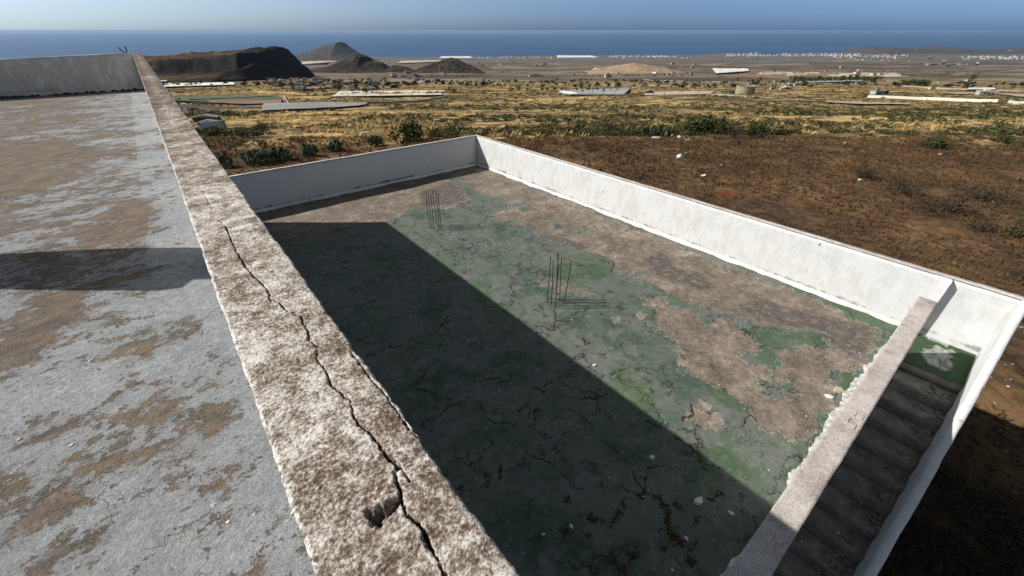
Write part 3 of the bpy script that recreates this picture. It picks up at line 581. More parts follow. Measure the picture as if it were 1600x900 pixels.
# dry moss tufts growing in the wide cracks of the shaded corner
M['moss'] = m_flat('dry_brown_moss', (.085, .050, .025), .6, 30)
MS = [(920,808),(928,811),(940,814),(955,817),(962,812),(968,800),(975,790),(1028,776),(1036,790),(1042,800),(1044,812),(1047,825),(1052,838),(1062,846),(1002,772),(1008,748),(1030,726),(956,872),(962,880),(970,888),(978,886),(968,892),(990,868),(1062,795),(1058,790),(1112,780),(1125,770),(1130,775),(1092,808),(1088,812),(1160,798),(1078,876),(884,830),(888,783)]
MP = [loc(x, y, S) for x, y in MS]
V, Q = clods(900, lambda r: (lambda p: (p[0]+r.normal()*.028, p[1]+r.normal()*.024, ZL-.004))(MP[int(r.random()*len(MP))]), lambda r: .006+.02*r.random()**2, 15, .9)
tag(frame(link('crack_moss', mesh_np('crack_moss', V, Q), M['moss'])), 'dry brown moss tufts growing in the cracks of the shaded green roof', 'moss', kind='stuff')

# ------------------------------------------------------------------ unseen caster left of the frame, added and shaped to shade the upper roof
ch = empty('shadow_caster', 'added shadow caster, a rendered stack with rounded concrete hood, standing unseen on the stained roof left of the picture', 'shadow_caster')
CX = -4.2; CY = 2.44; ch.location = (CX, CY, ZU)
def yprism(name, prof, x0, x1, mat):
    mb = MB(); n = len(prof); mb.add([(x0, y, z) for y, z in prof]+[(x1, y, z) for y, z in prof], [tuple(range(n-1, -1, -1)), tuple(range(n, 2*n))]+[(i, (i+1) % n, (i+1) % n+n, i+n) for i in range(n)]); return mb.build(name, mat, ch)
yprism('shaft', [(-.22, -.02), (.16, -.02), (.20, .6), (.26, 1.0), (.30, 1.35), (.285, 1.56), (-.26, 1.56), (-.30, 1.45), (-.26, .6)], -.25, .25, M['wall_upper'])
yprism('hood', [(-.17, 1.562), (.27, 1.562), (.27, 1.80), (.22, 1.97), (.12, 2.05), (0, 2.07), (-.10, 2.0), (-.15, 1.84)], -.2, .2, M['conc'])

# ================================================================== LANDSCAPE
PY = np.array([-500, 0, 40, 46, 60, 100, 200, 400, 700, 1200, 2000, 3500, 5000, 6000, 6400, 9000, 60000.])
PD = np.array([G, G, G, G+.25, 11.2, 15.6, 25.5, 43, 66, 97, 145, 215, 270, 297, 303, 330, 900.])
SEA = 300.0
def coast(x, y):
    t = x/np.maximum(y, 300.); return 6300+np.clip(t, -1.2, 1.4)*900+(fbm(t*9, t*0, 5, 4)-.5)*700
def terr(x, y):
    x = np.asarray(x, float); y = np.asarray(y, float)
    yn = np.where(y > 2000, 2000+(y-2000)*4000/np.maximum(coast(x, y)-2000, 1000), y)
    d = np.interp(yn, PY, PD)
    w = np.clip((y-46)/120, 0, 1); w2 = np.clip((y-400)/1500, 0, 1)*np.clip((5600-y)/1500, 0, 1)
    d = d-w*(fbm(x/70, y/70, 3, 4)-.5)*5.0-w2*(fbm(x/600, y/450, 9, 4)-.5)*42
    near = np.clip((y-6)/20, 0, 1); d = d-near*(fbm(x/6, y/6, 13, 3)-.5)*.35
    return G-d
def gp(px, py, depthbias=0):
    """where the line of sight through photo point (px,py) meets the terrain"""
    r = ray(px, py); ts = np.geomspace(20, 9000, 900)/r[1]
    z = G+r[2]*ts; h = terr(r[0]*ts, r[1]*ts); k = np.argmax(z < h); k = k if z[k] < h[k] else 899
    a0 = ts[max(k-1, 0)]; a1 = ts[k]
    for _ in range(25):
        m = (a0+a1)/2
        if G+r[2]*m < terr(r[0]*m, r[1]*m): a1 = m
        else: a0 = m
    return (r[0]*a1, r[1]*a1, G+r[2]*a1)
def grd(x, y): return float(terr(x, y))

def m_terrain():
    t = NT('dry_hillside'); p = t.pos(); x, y, z = t.sep(p)
    fl = t.map(p, (1, 1, 0))
    # rust-brown field
    f1 = t.noise(fl, .16, 6, .7); f2 = t.noise(fl, 1.6, 6, .75, .5); f3 = t.noise(fl, 9, 4, .75)
    field = t.ramp(t.math('ADD', t.math('MULTIPLY', f1, .55), t.math('MULTIPLY', f2, .45)), [(.41, (.045, .029, .018)), (.47, (.088, .056, .033)), (.52, (.132, .078, .040)), (.58, (.20, .122, .061))])
    field = t.mix(t.ss(f3, .45, .30, 0, .65), field, (.022, .015, .010)); field = t.mix(t.ss(f3, .56, .70, 0, .5), field, (.19, .13, .08))
    field = t.mix(t.ss(t.noise(fl, .35, 4, .7), .60, .70, 0, .8), field, (.19, .14, .075))
    red = t.n('VectorMath'); red.operation = 'DISTANCE'; t.set(red.inputs[0], p); q = gp(1135, 302); red.inputs[1].default_value = q
    field = t.mix(t.math('MULTIPLY', t.ss(red.outputs['Value'], 1.1, .2), .6), field, (.16, .025, .015))
    # scrub slope: straw patches, olive cover, dark earth
    s1 = t.noise(t.map(fl, (.6, 1.3, 1)), .035, 7, .74, .6); s2 = t.noise(fl, .30, 6, .75, .6); s3 = t.noise(fl, 1.5, 5, .75)
    m = t.math('ADD', t.math('MULTIPLY', s1, .5), t.math('MULTIPLY', s2, .5))
    scrub = t.ramp(m, [(.36, (.055, .052, .024)), (.44, (.095, .078, .036)), (.50, (.15, .10, .050)), (.54, (.42, .29, .12)), (.60, (.66, .49, .21))])
    scrub = t.mix(t.ss(s3, .46, .34, 0, .6), scrub, (.045, .042, .020))
    # far plain: fallow plots and rough ground, greyer towards the coast
    g1 = t.noise(t.map(fl, (.5, 1.6, 1)), .0035, 7, .72, .5); g2 = t.noise(t.map(fl, (.8, 1.4, 1)), .022, 6, .75)
    mm = t.math('ADD', t.math('MULTIPLY', g1, .55), t.math('MULTIPLY', g2, .45))
    far = t.ramp(mm, [(.34, (.036, .034, .022)), (.44, (.075, .060, .040)), (.52, (.14, .108, .075)), (.58, (.24, .19, .125)), (.66, (.34, .27, .18))])
    cell = t.voro(t.map(fl, (1, 2.2, 1), (0, 0, .25)), .0042, 'F1', 'Color', .8); cs = t.sep(cell)
    far2 = t.ramp(cs[0], [(.2, (.075, .062, .048)), (.45, (.13, .105, .08)), (.7, (.19, .155, .12)), (.95, (.26, .22, .17))])
    far = t.mix(t.ss(cs[1], .45, .55, 0, .75), far, far2)
    cst = t.ss(y, 2200, 4500); far = t.mix(t.math('MULTIPLY', cst, .6), far, (.12, .11, .10))
    e1 = t.math('ADD', y, t.math('MULTIPLY', t.math('SUBTRACT', t.noise(fl, .12, 5, .7), .5), 11))
    e1 = t.math('ADD', e1, t.math('MULTIPLY', t.math('ABSOLUTE', t.math('SUBTRACT', x, 12)), .12))
    c = t.mix(t.ss(e1, 43, 46.5), field, scrub)
    e2 = t.math('ADD', y, t.math('MULTIPLY', t.math('SUBTRACT', t.noise(fl, .004, 4), .5), 700)); c = t.mix(t.ss(e2, 380, 900), c, far)
    t.base(c); t.bump(t.math('ADD', f2, t.math('MULTIPLY', f3, .5)), .12, .8); t.rough(.98); t.b.inputs['Specular IOR Level'].default_value = .1
    return t.m
def m_hill(name, c0, c1, c2):
    t = NT(name); p = t.pos(); n = t.noise(t.map(p, (1, 1, 1.6)), .02, 7, .75, .5); f = t.noise(p, .12, 5, .75)
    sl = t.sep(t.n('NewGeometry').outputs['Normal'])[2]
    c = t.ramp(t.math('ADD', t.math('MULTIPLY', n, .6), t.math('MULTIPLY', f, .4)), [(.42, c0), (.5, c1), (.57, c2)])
    c = t.mix(t.ss(sl, .80, .62, 0, .8), c, tuple(v*.5 for v in c0)); c = t.mix(t.math('MULTIPLY', t.attr('rock_shade'), t.ss(f, .36, .50, .6, 1)), c, (.022, .018, .015)); t.base(c); t.bump(t.math('ADD', f, n), 9, 1.0); t.b.inputs['Specular IOR Level'].default_value = .1; return t.m
M['terrain'] = m_terrain()
us = np.linspace(-1, 1, 460); vs = np.linspace(-.34, 1, 560); cc = 9.0
GX = 42000*np.sinh(cc*us)/np.sinh(cc)+6; GY = 9500*np.sinh(7.2*vs)/np.sinh(7.2)
YY, XX = np.meshgrid(GY, GX, indexing='ij'); ZZ = terr(XX, YY)
V = np.stack([XX, YY, ZZ], -1).reshape(-1, 3)
tag(link('ground', mesh_np('ground', V, gridq(*XX.shape)[:, ::-1], True), M['terrain']), kind='structure')
# sea
t = NT('open_sea'); p = t.pos(); t.base(t.mix(t.ss(t.noise(t.map(p, (.3, 1, 1)), .0006, 5, .6), .35, .65), (.016, .062, .155), (.024, .080, .175)))
t.rough(.45); t.b.inputs['Specular IOR Level'].default_value = .35; t.b.inputs['IOR'].default_value = 1.33
t.bump(t.noise(t.map(p, (1, 1, 1)), .02, 6, .7), 6, .6); M['sea'] = t.m
mb = MB(); mb.add([(-160000, 3000, G-SEA), (160000, 3000, G-SEA), (160000, 105000, G-SEA), (-160000, 105000, G-SEA)], [(0, 1, 2, 3)])
tag(mb.build('sea', M['sea']), kind='structure')
# hills from their skylines
def hill(name, sky, Y0, depth, base_py, mat, seed=0, front=.45, rough=.10, label=None, pw_=1.4, scar=None):
    """sky: skyline in photo points, at distance Y0; base_py: the line its foot stands on"""
    xs_ = [s_[0] for s_ in sky]; n = 220; m = 130; px = np.linspace(xs_[0], xs_[-1], n); py = np.interp(px, xs_, [s_[1] for s_ in sky])
    py = py+(fbm(px/7., px*0, seed+60, 4)-.5)*1.3*np.clip(np.minimum(px-px[0], px[-1]-px)/12, 0, 1)
    rx = px-800.; v_ = py-450.; ry = F*cP-v_*sP; rz_ = -(v_*cP+F*sP); t = Y0/ry; X0 = (rx*t)[:, None]; top = G+rz_*t
    g0 = terr(X0[:, 0], np.full(n, Y0)); hgt = np.maximum(top-g0, 0)[:, None]
    s_ = np.linspace(-1, 1, m)[None, :]+0*X0; fr = np.where(s_ < 0, front*2, 1.0)
    if scar: fr = fr*np.clip((500-px)/80., .22, 1)[:, None]
    Y = Y0+s_*depth*fr; X = X0*(Y/Y0)**.3; g = terr(X, Y)-3
    prof = 1-np.abs(s_)**pw_; prof = prof*prof*(3-2*prof) if not pw_ == 1 else prof
    if scar:
        sh_ = .20*(fbm(px/60., px*0, 44, 3)[:, None]-.5)+.05*(fbm(X/40, Y/40, 45, 3)-.5); q_ = -s_+sh_; in_ = np.clip(np.minimum(px-285, 445-px)/25., 0, 1)[:, None]
        pf = 1-.30*np.clip(q_/.55, 0, 1)**1.3; pf = pf-(.36*in_+.05)*np.clip((q_-.50)/.05, 0, 1)-(.30*(1-in_)+.05)*np.clip((q_-.5)/.35, 0, 1); pf = pf*np.clip((1+s_)/.22, 0, 1)
        prof = np.where(s_ < 0, pf, prof)
        rock_shade = np.maximum(in_*np.clip((q_-.47)/.04, 0, 1)*np.clip((.74-q_)/.1, 0, 1), np.clip((px-(418+60*(fbm(px/30., px*0, 3, 3)-.5)))/22, 0, 1)[:, None]*np.clip((s_+.95)/.2, 0, 1)*np.clip(1.1-np.abs(s_), 0, 1))
        rock_shade = np.maximum(rock_shade, np.clip((px-400+20*(fbm(X/60, Y/60, 8, 3)-.5)[:, 0])/16, 0, 1)[:, None]*np.clip((s_+.93)/.12, 0, 1)); rock_shade = np.maximum(rock_shade, np.clip((px-380)/30, 0, 1)[:, None]*np.clip((.12-np.abs(s_))/.05, 0, 1))  # right-hand cliff's shade is put into the colour; the front scar is dark rock
    else: rock_shade = 0*X
    nn = (fbm(X/(depth*.30), Y/(depth*.30), seed, 6)-.5)*1.5; gl = np.abs(fbm(X/(depth*.12), Y/(depth*.5), seed+5, 4)-.5)*2
    Z = g+hgt*prof*(1+nn*rough*(1-prof)*6-gl*rough*2.2*(1-prof))+np.where(prof > .02, 3, 0)+(fbm(X/16, Y/16, seed+8, 4)-.5)*(9 if scar else 5)*(prof > .02)*(1-np.abs(s_))
    V = np.stack([X, Y, Z], -1).reshape(-1, 3)
    o = link(name, mesh_np(name, V, gridq(n, m), True, {'rock_shade': rock_shade}), mat); o['kind'] = 'structure'; return o
M['mesa'] = m_hill('quarried_mesa', (.026, .019, .011), (.085, .054, .028), (.19, .122, .058)); M['cone'] = m_hill('volcanic_cone', (.022, .018, .013), (.052, .040, .026), (.10, .076, .045)); M['cone2'] = m_hill('coastal_volcano', (.050, .042, .040), (.085, .070, .064), (.12, .10, .09))
hill('mesa_hill', [(120,104),(200,93),(230,90),(300,84),(360,80),(400,78),(438,75),(445,84),(456,96),(470,102),(482,112),(492,122),(500,128)], 900, 230, 128, M['mesa'], 3, .6, .05, scar=True)
hill('coastal_volcano', [(452,94),(470,87),(490,79),(505,74),(520,70),(533,66),(540,72),(552,81),(562,87),(580,94)], 4600, 600, 95, M['cone2'], 5, .5, .06, pw_=1.6)
hill('volcanic_cone', [(480,118),(510,107),(535,97),(552,91),(563,85),(570,88),(576,95),(590,98),(602,106),(622,118)], 1350, 190, 115, M['cone'], 7, .5, .22, pw_=1.5)
hill('volcanic_cone', [(640,114),(668,103),(690,95),(706,90),(716,93),(730,100),(745,106),(760,117)], 1400, 160, 114, M['cone'], 9, .5, .22, pw_=1.5)
hill('low_knoll', [(608,108),(618,102),(630,103),(642,108),(656,113)], 1330, 90, 113, M['cone'], 11, .5, .1, pw_=1.5)
hill('headland', [(1325,84),(1350,77),(1375,73),(1400,75),(1440,76),(1470,72),(1490,76),(1520,78),(1560,78),(1600,76),(1660,74),(1700,79)], 7300, 900, 88, M['cone2'], 13, .5, .06, pw_=1.6)
M['mound'] = m_flat('pale_earth_mound', (.33, .235, .15), .3, .02, .95, 0)
hill('earth_mound', [(915,112),(940,106),(970,101),(990,99),(1010,101),(1040,106),(1062,113)], 1300, 90, 113, M['mound'], 15, .5, .04, pw_=1.6)

# ------------------------------------------------------------------ vegetation
def foliage_mat(name, c0, c1, c2):
    t = NT(name); v = t.attr('shade'); r = t.rnd(); n = t.noise(t.pos(), .5, 3)
    m = t.math('ADD', t.math('MULTIPLY', v, .6), t.math('ADD', t.math('MULTIPLY', r, .2), t.math('MULTIPLY', t.math('SUBTRACT', n, .4), .5)))
    t.base(t.ramp(m, [(.1, c0), (.45, c1), (.85, c2)])); t.b.inputs['Specular IOR Level'].default_value = .15; return t.m
M['bush'] = foliage_mat('olive_scrub_leaves', (.022, .026, .010), (.062, .066, .025), (.14, .128, .056))
M['bush_dry'] = foliage_mat('dry_grey_scrub', (.035, .026, .017), (.072, .055, .035), (.13, .10, .065))
M['bush_green'] = foliage_mat('dark_green_leaves', (.014, .024, .009), (.040, .060, .018), (.085, .105, .036))
M['grass'] = foliage_mat('rusty_dry_grass', (.060, .037, .021), (.115, .068, .034), (.24, .15, .075))
M['straw'] = foliage_mat('yellow_straw', (.28, .19, .075), (.50, .35, .14), (.66, .50, .23))
M['cactus'] = foliage_mat('prickly_pear_pads', (.030, .040, .022), (.065, .082, .045), (.12, .14, .08))
M['bark'] = m_flat('shrub_stem', (.07, .05, .035), .4, 20)
def leafy(n, leaf, seed, lumps=6, flat=.6, spiky=0.0):
    """n small leaf faces through a lumpy crown of unit radius standing on z=0; returns V,Q(tri),shade"""
    r = np.random.default_rng(seed); L = r.normal(size=(lumps, 3))*np.array([.42, .42, .18])+np.array([0, 0, .42]); R = .28+.26*r.random(lumps)
    k = r.integers(0, lumps, n); d = r.normal(size=(n, 3)); d /= np.linalg.norm(d, axis=1)[:, None]; rad = R[k]*(.55+.5*r.random(n))
    C = L[k]+d*rad[:, None]; C[:, 2] = np.abs(C[:, 2])*flat/.6
    if spiky: C[:, 2] *= 1; u = d+np.array([0, 0, .6])
    else: u = d*.4+r.normal(size=(n, 3))
    u /= np.linalg.norm(u, axis=1)[:, None]; w = np.cross(u, r.normal(size=(n, 3))); w /= np.linalg.norm(w, axis=1)[:, None]
    s = leaf*(.6+.8*r.random(n))[:, None]; ln = 1.6 if not spiky else 3.2; wd = .8 if not spiky else .35
    V = np.stack([C-w*s*wd, C+w*s*wd, C+u*s*ln], 1).reshape(-1, 3); Q = np.arange(3*n).reshape(-1, 3)
    return V, Q, np.repeat(r.random(n), 3)
def scatter(base, P, sc, rz, tintv, zs=None):
    V0, Q0, S0 = base; n = len(P); c, s = np.cos(rz), np.sin(rz); zs = sc if zs is None else zs
    x = V0[None, :, 0]*c[:, None]-V0[None, :, 1]*s[:, None]; y = V0[None, :, 0]*s[:, None]+V0[None, :, 1]*c[:, None]
    V = np.stack([x*sc[:, None]+P[:, 0:1], y*sc[:, None]+P[:, 1:2], V0[None, :, 2]*zs[:, None]+P[:, 2:3]], -1).reshape(-1, 3)
    Q = (Q0[None]+(np.arange(n)*len(V0))[:, None, None]).reshape(-1, 3)
    Sh = (S0[None]*.55+tintv[:, None]*.45).reshape(-1)
    return V, Q, Sh
def join(parts):
    Vs, Qs, Ss = [], [], []; k = 0
    for V, Q, Sh in parts: Vs.append(V); Qs.append(Q+k); Ss.append(Sh); k += len(V)
    return np.concatenate(Vs), np.concatenate(Qs), np.concatenate(Ss)
def footprint(x, y):
    """True where the building stands"""
    b_ = x*AY-y*AX; a_ = x*AX+y*AY
    return ((b_ < BR+WT+.05) & (b_ > -11.3) & (a_ < LA+WT+.1) & (a_ > OW-.2))
# rusty dry grass on the near field
n = 60000; Yg = 3+43*rng.random(n)**.8; Xg = (rng.random(n)*2-1)*(Yg*1.35+6)+2; 
dens = fbm(Xg/5, Yg/5, 21, 4)
keep = (~footprint(Xg, Yg)) & (dens > .34+.12*rng.random(n)) & ((Xg*AY-Yg*AX > BR) | (Xg*AX+Yg*AY > LA))
Xg, Yg, dg = Xg[keep], Yg[keep], dens[keep]
def tuft(n, seed, spread=.5):
    r = np.random.default_rng(seed); V = []; 
    for _ in range(n):
        a_ = r.random()*6.28; q = r.random()*.35; b = np.array([math.cos(a_)*q, math.sin(a_)*q, 0]); l = .6+.6*r.random(); d = np.array([math.cos(a_)*spread*r.random(), math.sin(a_)*spread*r.random(), 1])*l
        w = np.array([-math.sin(a_+r.random()), math.cos(a_), 0])*.06; V += [b-w, b+w, b+d]
    return np.array(V), np.arange(3*n).reshape(-1, 3), np.repeat(r.random(n), 3)
P = np.stack([Xg, Yg, terr(Xg, Yg)-.02], -1); far_ = np.clip(Yg/40, 0, 1)
parts = []
for s_ in range(4):
    m_ = np.arange(len(P)) % 4 == s_; nn = m_.sum(); sc = (.14+.16*rng.random(nn))*(.8+.6*far_[m_]); parts.append(scatter(tuft(7, s_+5, .9), P[m_], sc*1.2, rng.random(nn)*6.28, np.clip((dg[m_]-.3)*1.9, 0, 1), sc*.75))
V, Q, Sh = join(parts); tag(link('dry_grass', mesh_np('dry_grass', V, Q, False, {'shade': Sh}), M['grass']), 'rust-brown dry grass covering the near field beyond the white parapet', 'grass', kind='stuff')
# straw clumps on the slope
n = 9000; Ys = 46+np.abs(rng.random(n)**1.6)*330; Xs = (rng.random(n)*2-1)*Ys*1.35; ds = fbm(Xs/22, Ys/14, 33, 4); kp = ds > .52
Xs, Ys = Xs[kp], Ys[kp]; P = np.stack([Xs, Ys, terr(Xs, Ys)-.03], -1); nn = len(P); sc = .35+.5*rng.random(nn)
V, Q, Sh = scatter(tuft(9, 3, .9), P, sc*1.6, rng.random(nn)*6.28, rng.random(nn), sc*.7)
tag(link('straw_grass', mesh_np('straw_grass', V, Q, False, {'shade': Sh}), M['straw']), 'yellow straw grass in patches over the scrubby slope', 'grass', kind='stuff')
# scrub: nearest shrubs as things, the rest as one cover
bushes = []
for k_, (mt, nl, lf) in enumerate((('bush', 300, .10), ('bush', 260, .11), ('bush_dry', 260, .085), ('bush', 320, .10), ('bush', 300, .09))):
    V, Q, Sh = leafy(nl, lf, 40+k_, 7, .55, 0 if mt != 'bush_dry' else 1); me = mesh_np('shrub_crown', V, Q, False, {'shade': Sh}); me.materials.append(M[mt]); bushes.append(me)
n = 34000; Yb = 47+rng.random(n)**1.55*480; Xb = (rng.random(n)*2-1)*Yb*1.4; db = fbm(Xb/20, Yb/12, 55, 4); kp = db > .36+.24*rng.random(n)
Xb, Yb = Xb[kp], Yb[kp]; nb = len(Xb); sb = (.26+.62*rng.random(nb)**2.5)*(1+.25*(Yb > 200)); order = np.argsort(Yb/sb); Xb, Yb, sb = Xb[order], Yb[order], sb[order]
inview = np.abs(Xb) < Yb*1.15; idx = np.where(inview)[0][:230]; rest = np.setdiff1d(np.arange(nb), idx)
words = ['olive-green', 'low olive', 'grey dry', 'dark green', 'pale olive']
for k_, i_ in enumerate(idx):
    o = bpy.data.objects.new('scrub_shrub', bushes[k_ % 5]); COL.objects.link(o); x_, y_ = float(Xb[i_]), float(Yb[i_]); s_ = float(sb[i_])
    o.location = (x_, y_, grd(x_, y_)-.05); o.rotation_euler = (0, 0, rng.random()*6.28); o.scale = (s_*1.25, s_*1.25, s_*.85)
    tag(o, words[k_ % 5]+' shrub on the scrubby slope beyond the brown field', 'shrub', 'scrub shrubs on the slope', None)
lows = [leafy(26, .26, 90+s_, 5, .5) for s_ in range(4)]; parts = []
for s_ in range(4):
    ii = rest[rest % 4 == s_]; P = np.stack([Xb[ii], Yb[ii], terr(Xb[ii], Yb[ii])-.05], -1); parts.append(scatter(lows[s_], P, sb[ii]*1.25, rng.random(len(ii))*6.28, rng.random(len(ii)), sb[ii]*.8))
V, Q, Sh = join(parts); tag(link('scrub_cover', mesh_np('scrub_cover', V, Q, False, {'shade': Sh}), M['bush']), 'olive scrub covering the slope that falls towards the coast', 'scrub', kind='stuff')
# dark dots of far bushes and trees on the plain
n = 5200; Yb = 420+rng.random(n)**1.3*3200; Xb = (rng.random(n)*2-1)*Yb*1.25; db = fbm(Xb/300, Yb/200, 66, 4); kp = db > .52; Xb, Yb = Xb[kp], Yb[kp]; nn = len(Xb)
P = np.stack([Xb, Yb, terr(Xb, Yb)-.2], -1); sc = 1.0+2.0*rng.random(nn)**2; V, Q, Sh = scatter(leafy(12, .45, 95, 4, .6), P, sc*1.4, rng.random(nn)*6.28, rng.random(nn)*.6, sc)
tag(link('far_scrub', mesh_np('far_scrub', V, Q, False, {'shade': Sh}), M['bush_green']), 'dark bushes dotted over the far plain', 'scrub', kind='stuff')

def shrub_at(px, py, wpx, hpx, kind, label, name='shrub', n=520, leaf=.07, spiky=0, cat='shrub', flat=.6, near=None):
    x_, y_, z_ = gp(px, py); d = math.sqrt(x_*x_+y_*y_+(G-z_)**2); ppm = F/ (y_*cP+(G-z_)*sP)
    w = wpx/ppm; h = hpx/ppm; root = empty(name, label, cat, (x_, y_, z_))
    V, Q, Sh = leafy(n, leaf, int(px*7+py) % 9973, 9, flat, spiky); V = V*np.array([w*.62, w*.5, h*1.15])
    link('crown', mesh_np('shrub_crown', V, Q, False, {'shade': Sh}), M[kind], root)
    mb = MB(); rr = random.Random(int(px))
    for q in range(5): a_ = rr.random()*6.28; mb.tube([(0, 0, -.1), (math.cos(a_)*w*.1, math.sin(a_)*w*.1, h*.3), (math.cos(a_)*w*.25, math.sin(a_)*w*.22, h*.65)], [.05*w/2, .035*w/2, .012*w/2], 5)
    mb.build('stem', M['bark'], root); return root
def pad_mesh():
    mb = MB(); n_ = 10; P = [(math.cos(2*math.pi*i/n_)*.5*(1 if math.sin(2*math.pi*i/n_) > 0 else .75), .62+math.sin(2*math.pi*i/n_)*.6) for i in range(n_)]
    mb.add([(x, -.06, z) for x, z in P]+[(x, .06, z) for x, z in P]+[(0, -.11, .65), (0, .11, .65)],
           [(i, (i+1) % n_, 2*n_) for i in range(n_)]+[((i+1) % n_+n_, i+n_, 2*n_+1) for i in range(n_)]+[(i, i+n_, (i+1) % n_+n_, (i+1) % n_) for i in range(n_)])
    me = mb.mesh('pad'); a_ = me.attributes.new('shade', 'FLOAT', 'POINT'); a_.data.foreach_set('value', np.full(len(me.vertices), .5, np.float32)); me.materials.append(M['cactus']); return me
PAD = pad_mesh()
def prickly(px, py, wpx, hpx, label, npad=46):
    x_, y_, z_ = gp(px, py); ppm = F/(y_*cP+(G-z_)*sP); w = wpx/ppm; h = hpx/ppm; root = empty('prickly_pear', label, 'cactus', (x_, y_, z_)); rr = random.Random(int(px*3+py))
    for k in range(npad):
        lvl = rr.random(); a_ = rr.random()*6.28; q = math.sqrt(rr.random())*(1-.35*lvl); o = bpy.data.objects.new('pad', PAD); COL.objects.link(o); o.parent = root
        s_ = .34+.14*rr.random(); o.location = (math.cos(a_)*q*w*.5, math.sin(a_)*q*w*.32, max(-.03, lvl*(h-.38))*(1-.5*q*q)); o.scale = (s_, s_, s_); o.rotation_euler = (rr.uniform(-.5, .5), rr.uniform(-.6, .6), rr.random()*6.28)
    return root
prickly(405,256,60,24, 'widest prickly pear clump, at the left where the long coping hides the slope', 70)
prickly(352,262,30,20, 'prickly pear clump half hidden behind the long coping', 30)
prickly(440,250,38,22, 'dark prickly pear next to the widest clump, with pale pads', 50)
prickly(484,244,32,20, 'prickly pear left of the far parapet coping, between two dry shrubs', 42)
prickly(527,236,28,16, 'small round prickly pear beyond the far parapet', 34)
prickly(588,228,30,15, 'prickly pear nearest the big green bush beyond the far parapet', 34)
prickly(1030,213,34,18, 'prickly pear beside the heap of rubbish at the field edge', 46)
prickly(1012,212,22,16, 'narrow prickly pear left of the rubbish heap', 26)
shrub_at(640,221,46,28,'bush_green','big rounded dark green bush beyond the far parapet', n=900)
shrub_at(1110,209,60,22,'bush_green','broad green bush right of the rubbish at the field edge', n=800)
shrub_at(1149,217,26,18,'bush_dry','dark dry bush at the field edge between two green bushes', n=600, leaf=.06, spiky=1)
shrub_at(1183,217,32,20,'bush_green','round green bush behind the white bag at the field edge', n=700)
shrub_at(690,214,44,18,'bush','olive bush between the big green bush and the parapet corner', n=600)
shrub_at(718,209,40,14,'bush','low olive bush just behind the parapet corner', n=500)
shrub_at(1345,279,42,20,'bush_dry','grey twiggy shrub alone in the brown field', n=800, leaf=.05, spiky=1)
shrub_at(1415,305,50,20,'bush_dry','dark dry shrub in the brown field, middle of a loose row', n=800, leaf=.05, spiky=1)
shrub_at(1470,330,64,26,'bush_dry','widest dry shrub in the brown field', n=900, leaf=.05, spiky=1)
shrub_at(1440,320,34,18,'bush_dry','small dry shrub touching the widest one in the brown field', n=500, leaf=.05, spiky=1)
shrub_at(1535,362,46,22,'bush_dry','dry shrub in the field near the right edge, below the widest', n=700, leaf=.05, spiky=1)
shrub_at(1590,378,56,36,'bush','grey-green bush cut by the right edge of the picture', n=900, leaf=.05)
shrub_at(1530,312,70,20,'bush_dry','low spreading dry shrub above the grey-green one', n=800, leaf=.05, spiky=1)
shrub_at(1262,262,36,10,'bush_dry','flat grey shrub left of the twiggy one in the field', n=500, leaf=.05, spiky=1)
shrub_at(1470,232,40,14,'bush_green','dark green bush beyond the field near the right edge', n=600)
shrub_at(1578,225,40,16,'bush','olive bush on the slope at the right edge', n=600)
# shrubs in the shade at the foot of the stair wall
M['bush_shade'] = M['bush']
shrub_at(1520,740,110,80,'bush_dry','leafless tangled shrub in the shade beside the stair wall', n=1200, leaf=.045, spiky=1)
shrub_at(1590,700,70,50,'bush_dry','dry shrub at the shadow edge outside the stair wall', n=700, leaf=.045, spiky=1)
shrub_at(1560,850,140,90,'bush','low weeds in deep shade at the bottom right', n=900, leaf=.045)

n = 900; q1 = OW-.35-rng.random(n)**1.2*5.5; q0 = 3+rng.random(n)*9.5; Xw = q0*AY+q1*AX; Yw = -q0*AX+q1*AY; Yw = q0*(-AX)+q1*AY  # dense weeds put in so their own shade darkens this ground
Xw = q0*math.cos(TH)-q1*math.sin(TH); Yw = q0*math.sin(TH)+q1*math.cos(TH); kp = (~footprint(Xw, Yw)) & (fbm(Xw/1.6, Yw/1.6, 88, 3) > .44); Xw, Yw = Xw[kp], Yw[kp]
P = np.stack([Xw, Yw, terr(Xw, Yw)-.03], -1); sc = .18+.45*rng.random(len(P))**2; V, Q, Sh = scatter(leafy(70, .09, 321, 6, .6, 1), P, sc*1.3, rng.random(len(P))*6.28, rng.random(len(P))*.5, sc)
tag(link('weeds', mesh_np('weeds', V, Q, False, {'shade': Sh}), M['bush_dry']), 'dry weeds added to darken the shaded ground beside the stair wall', 'weeds', kind='stuff')
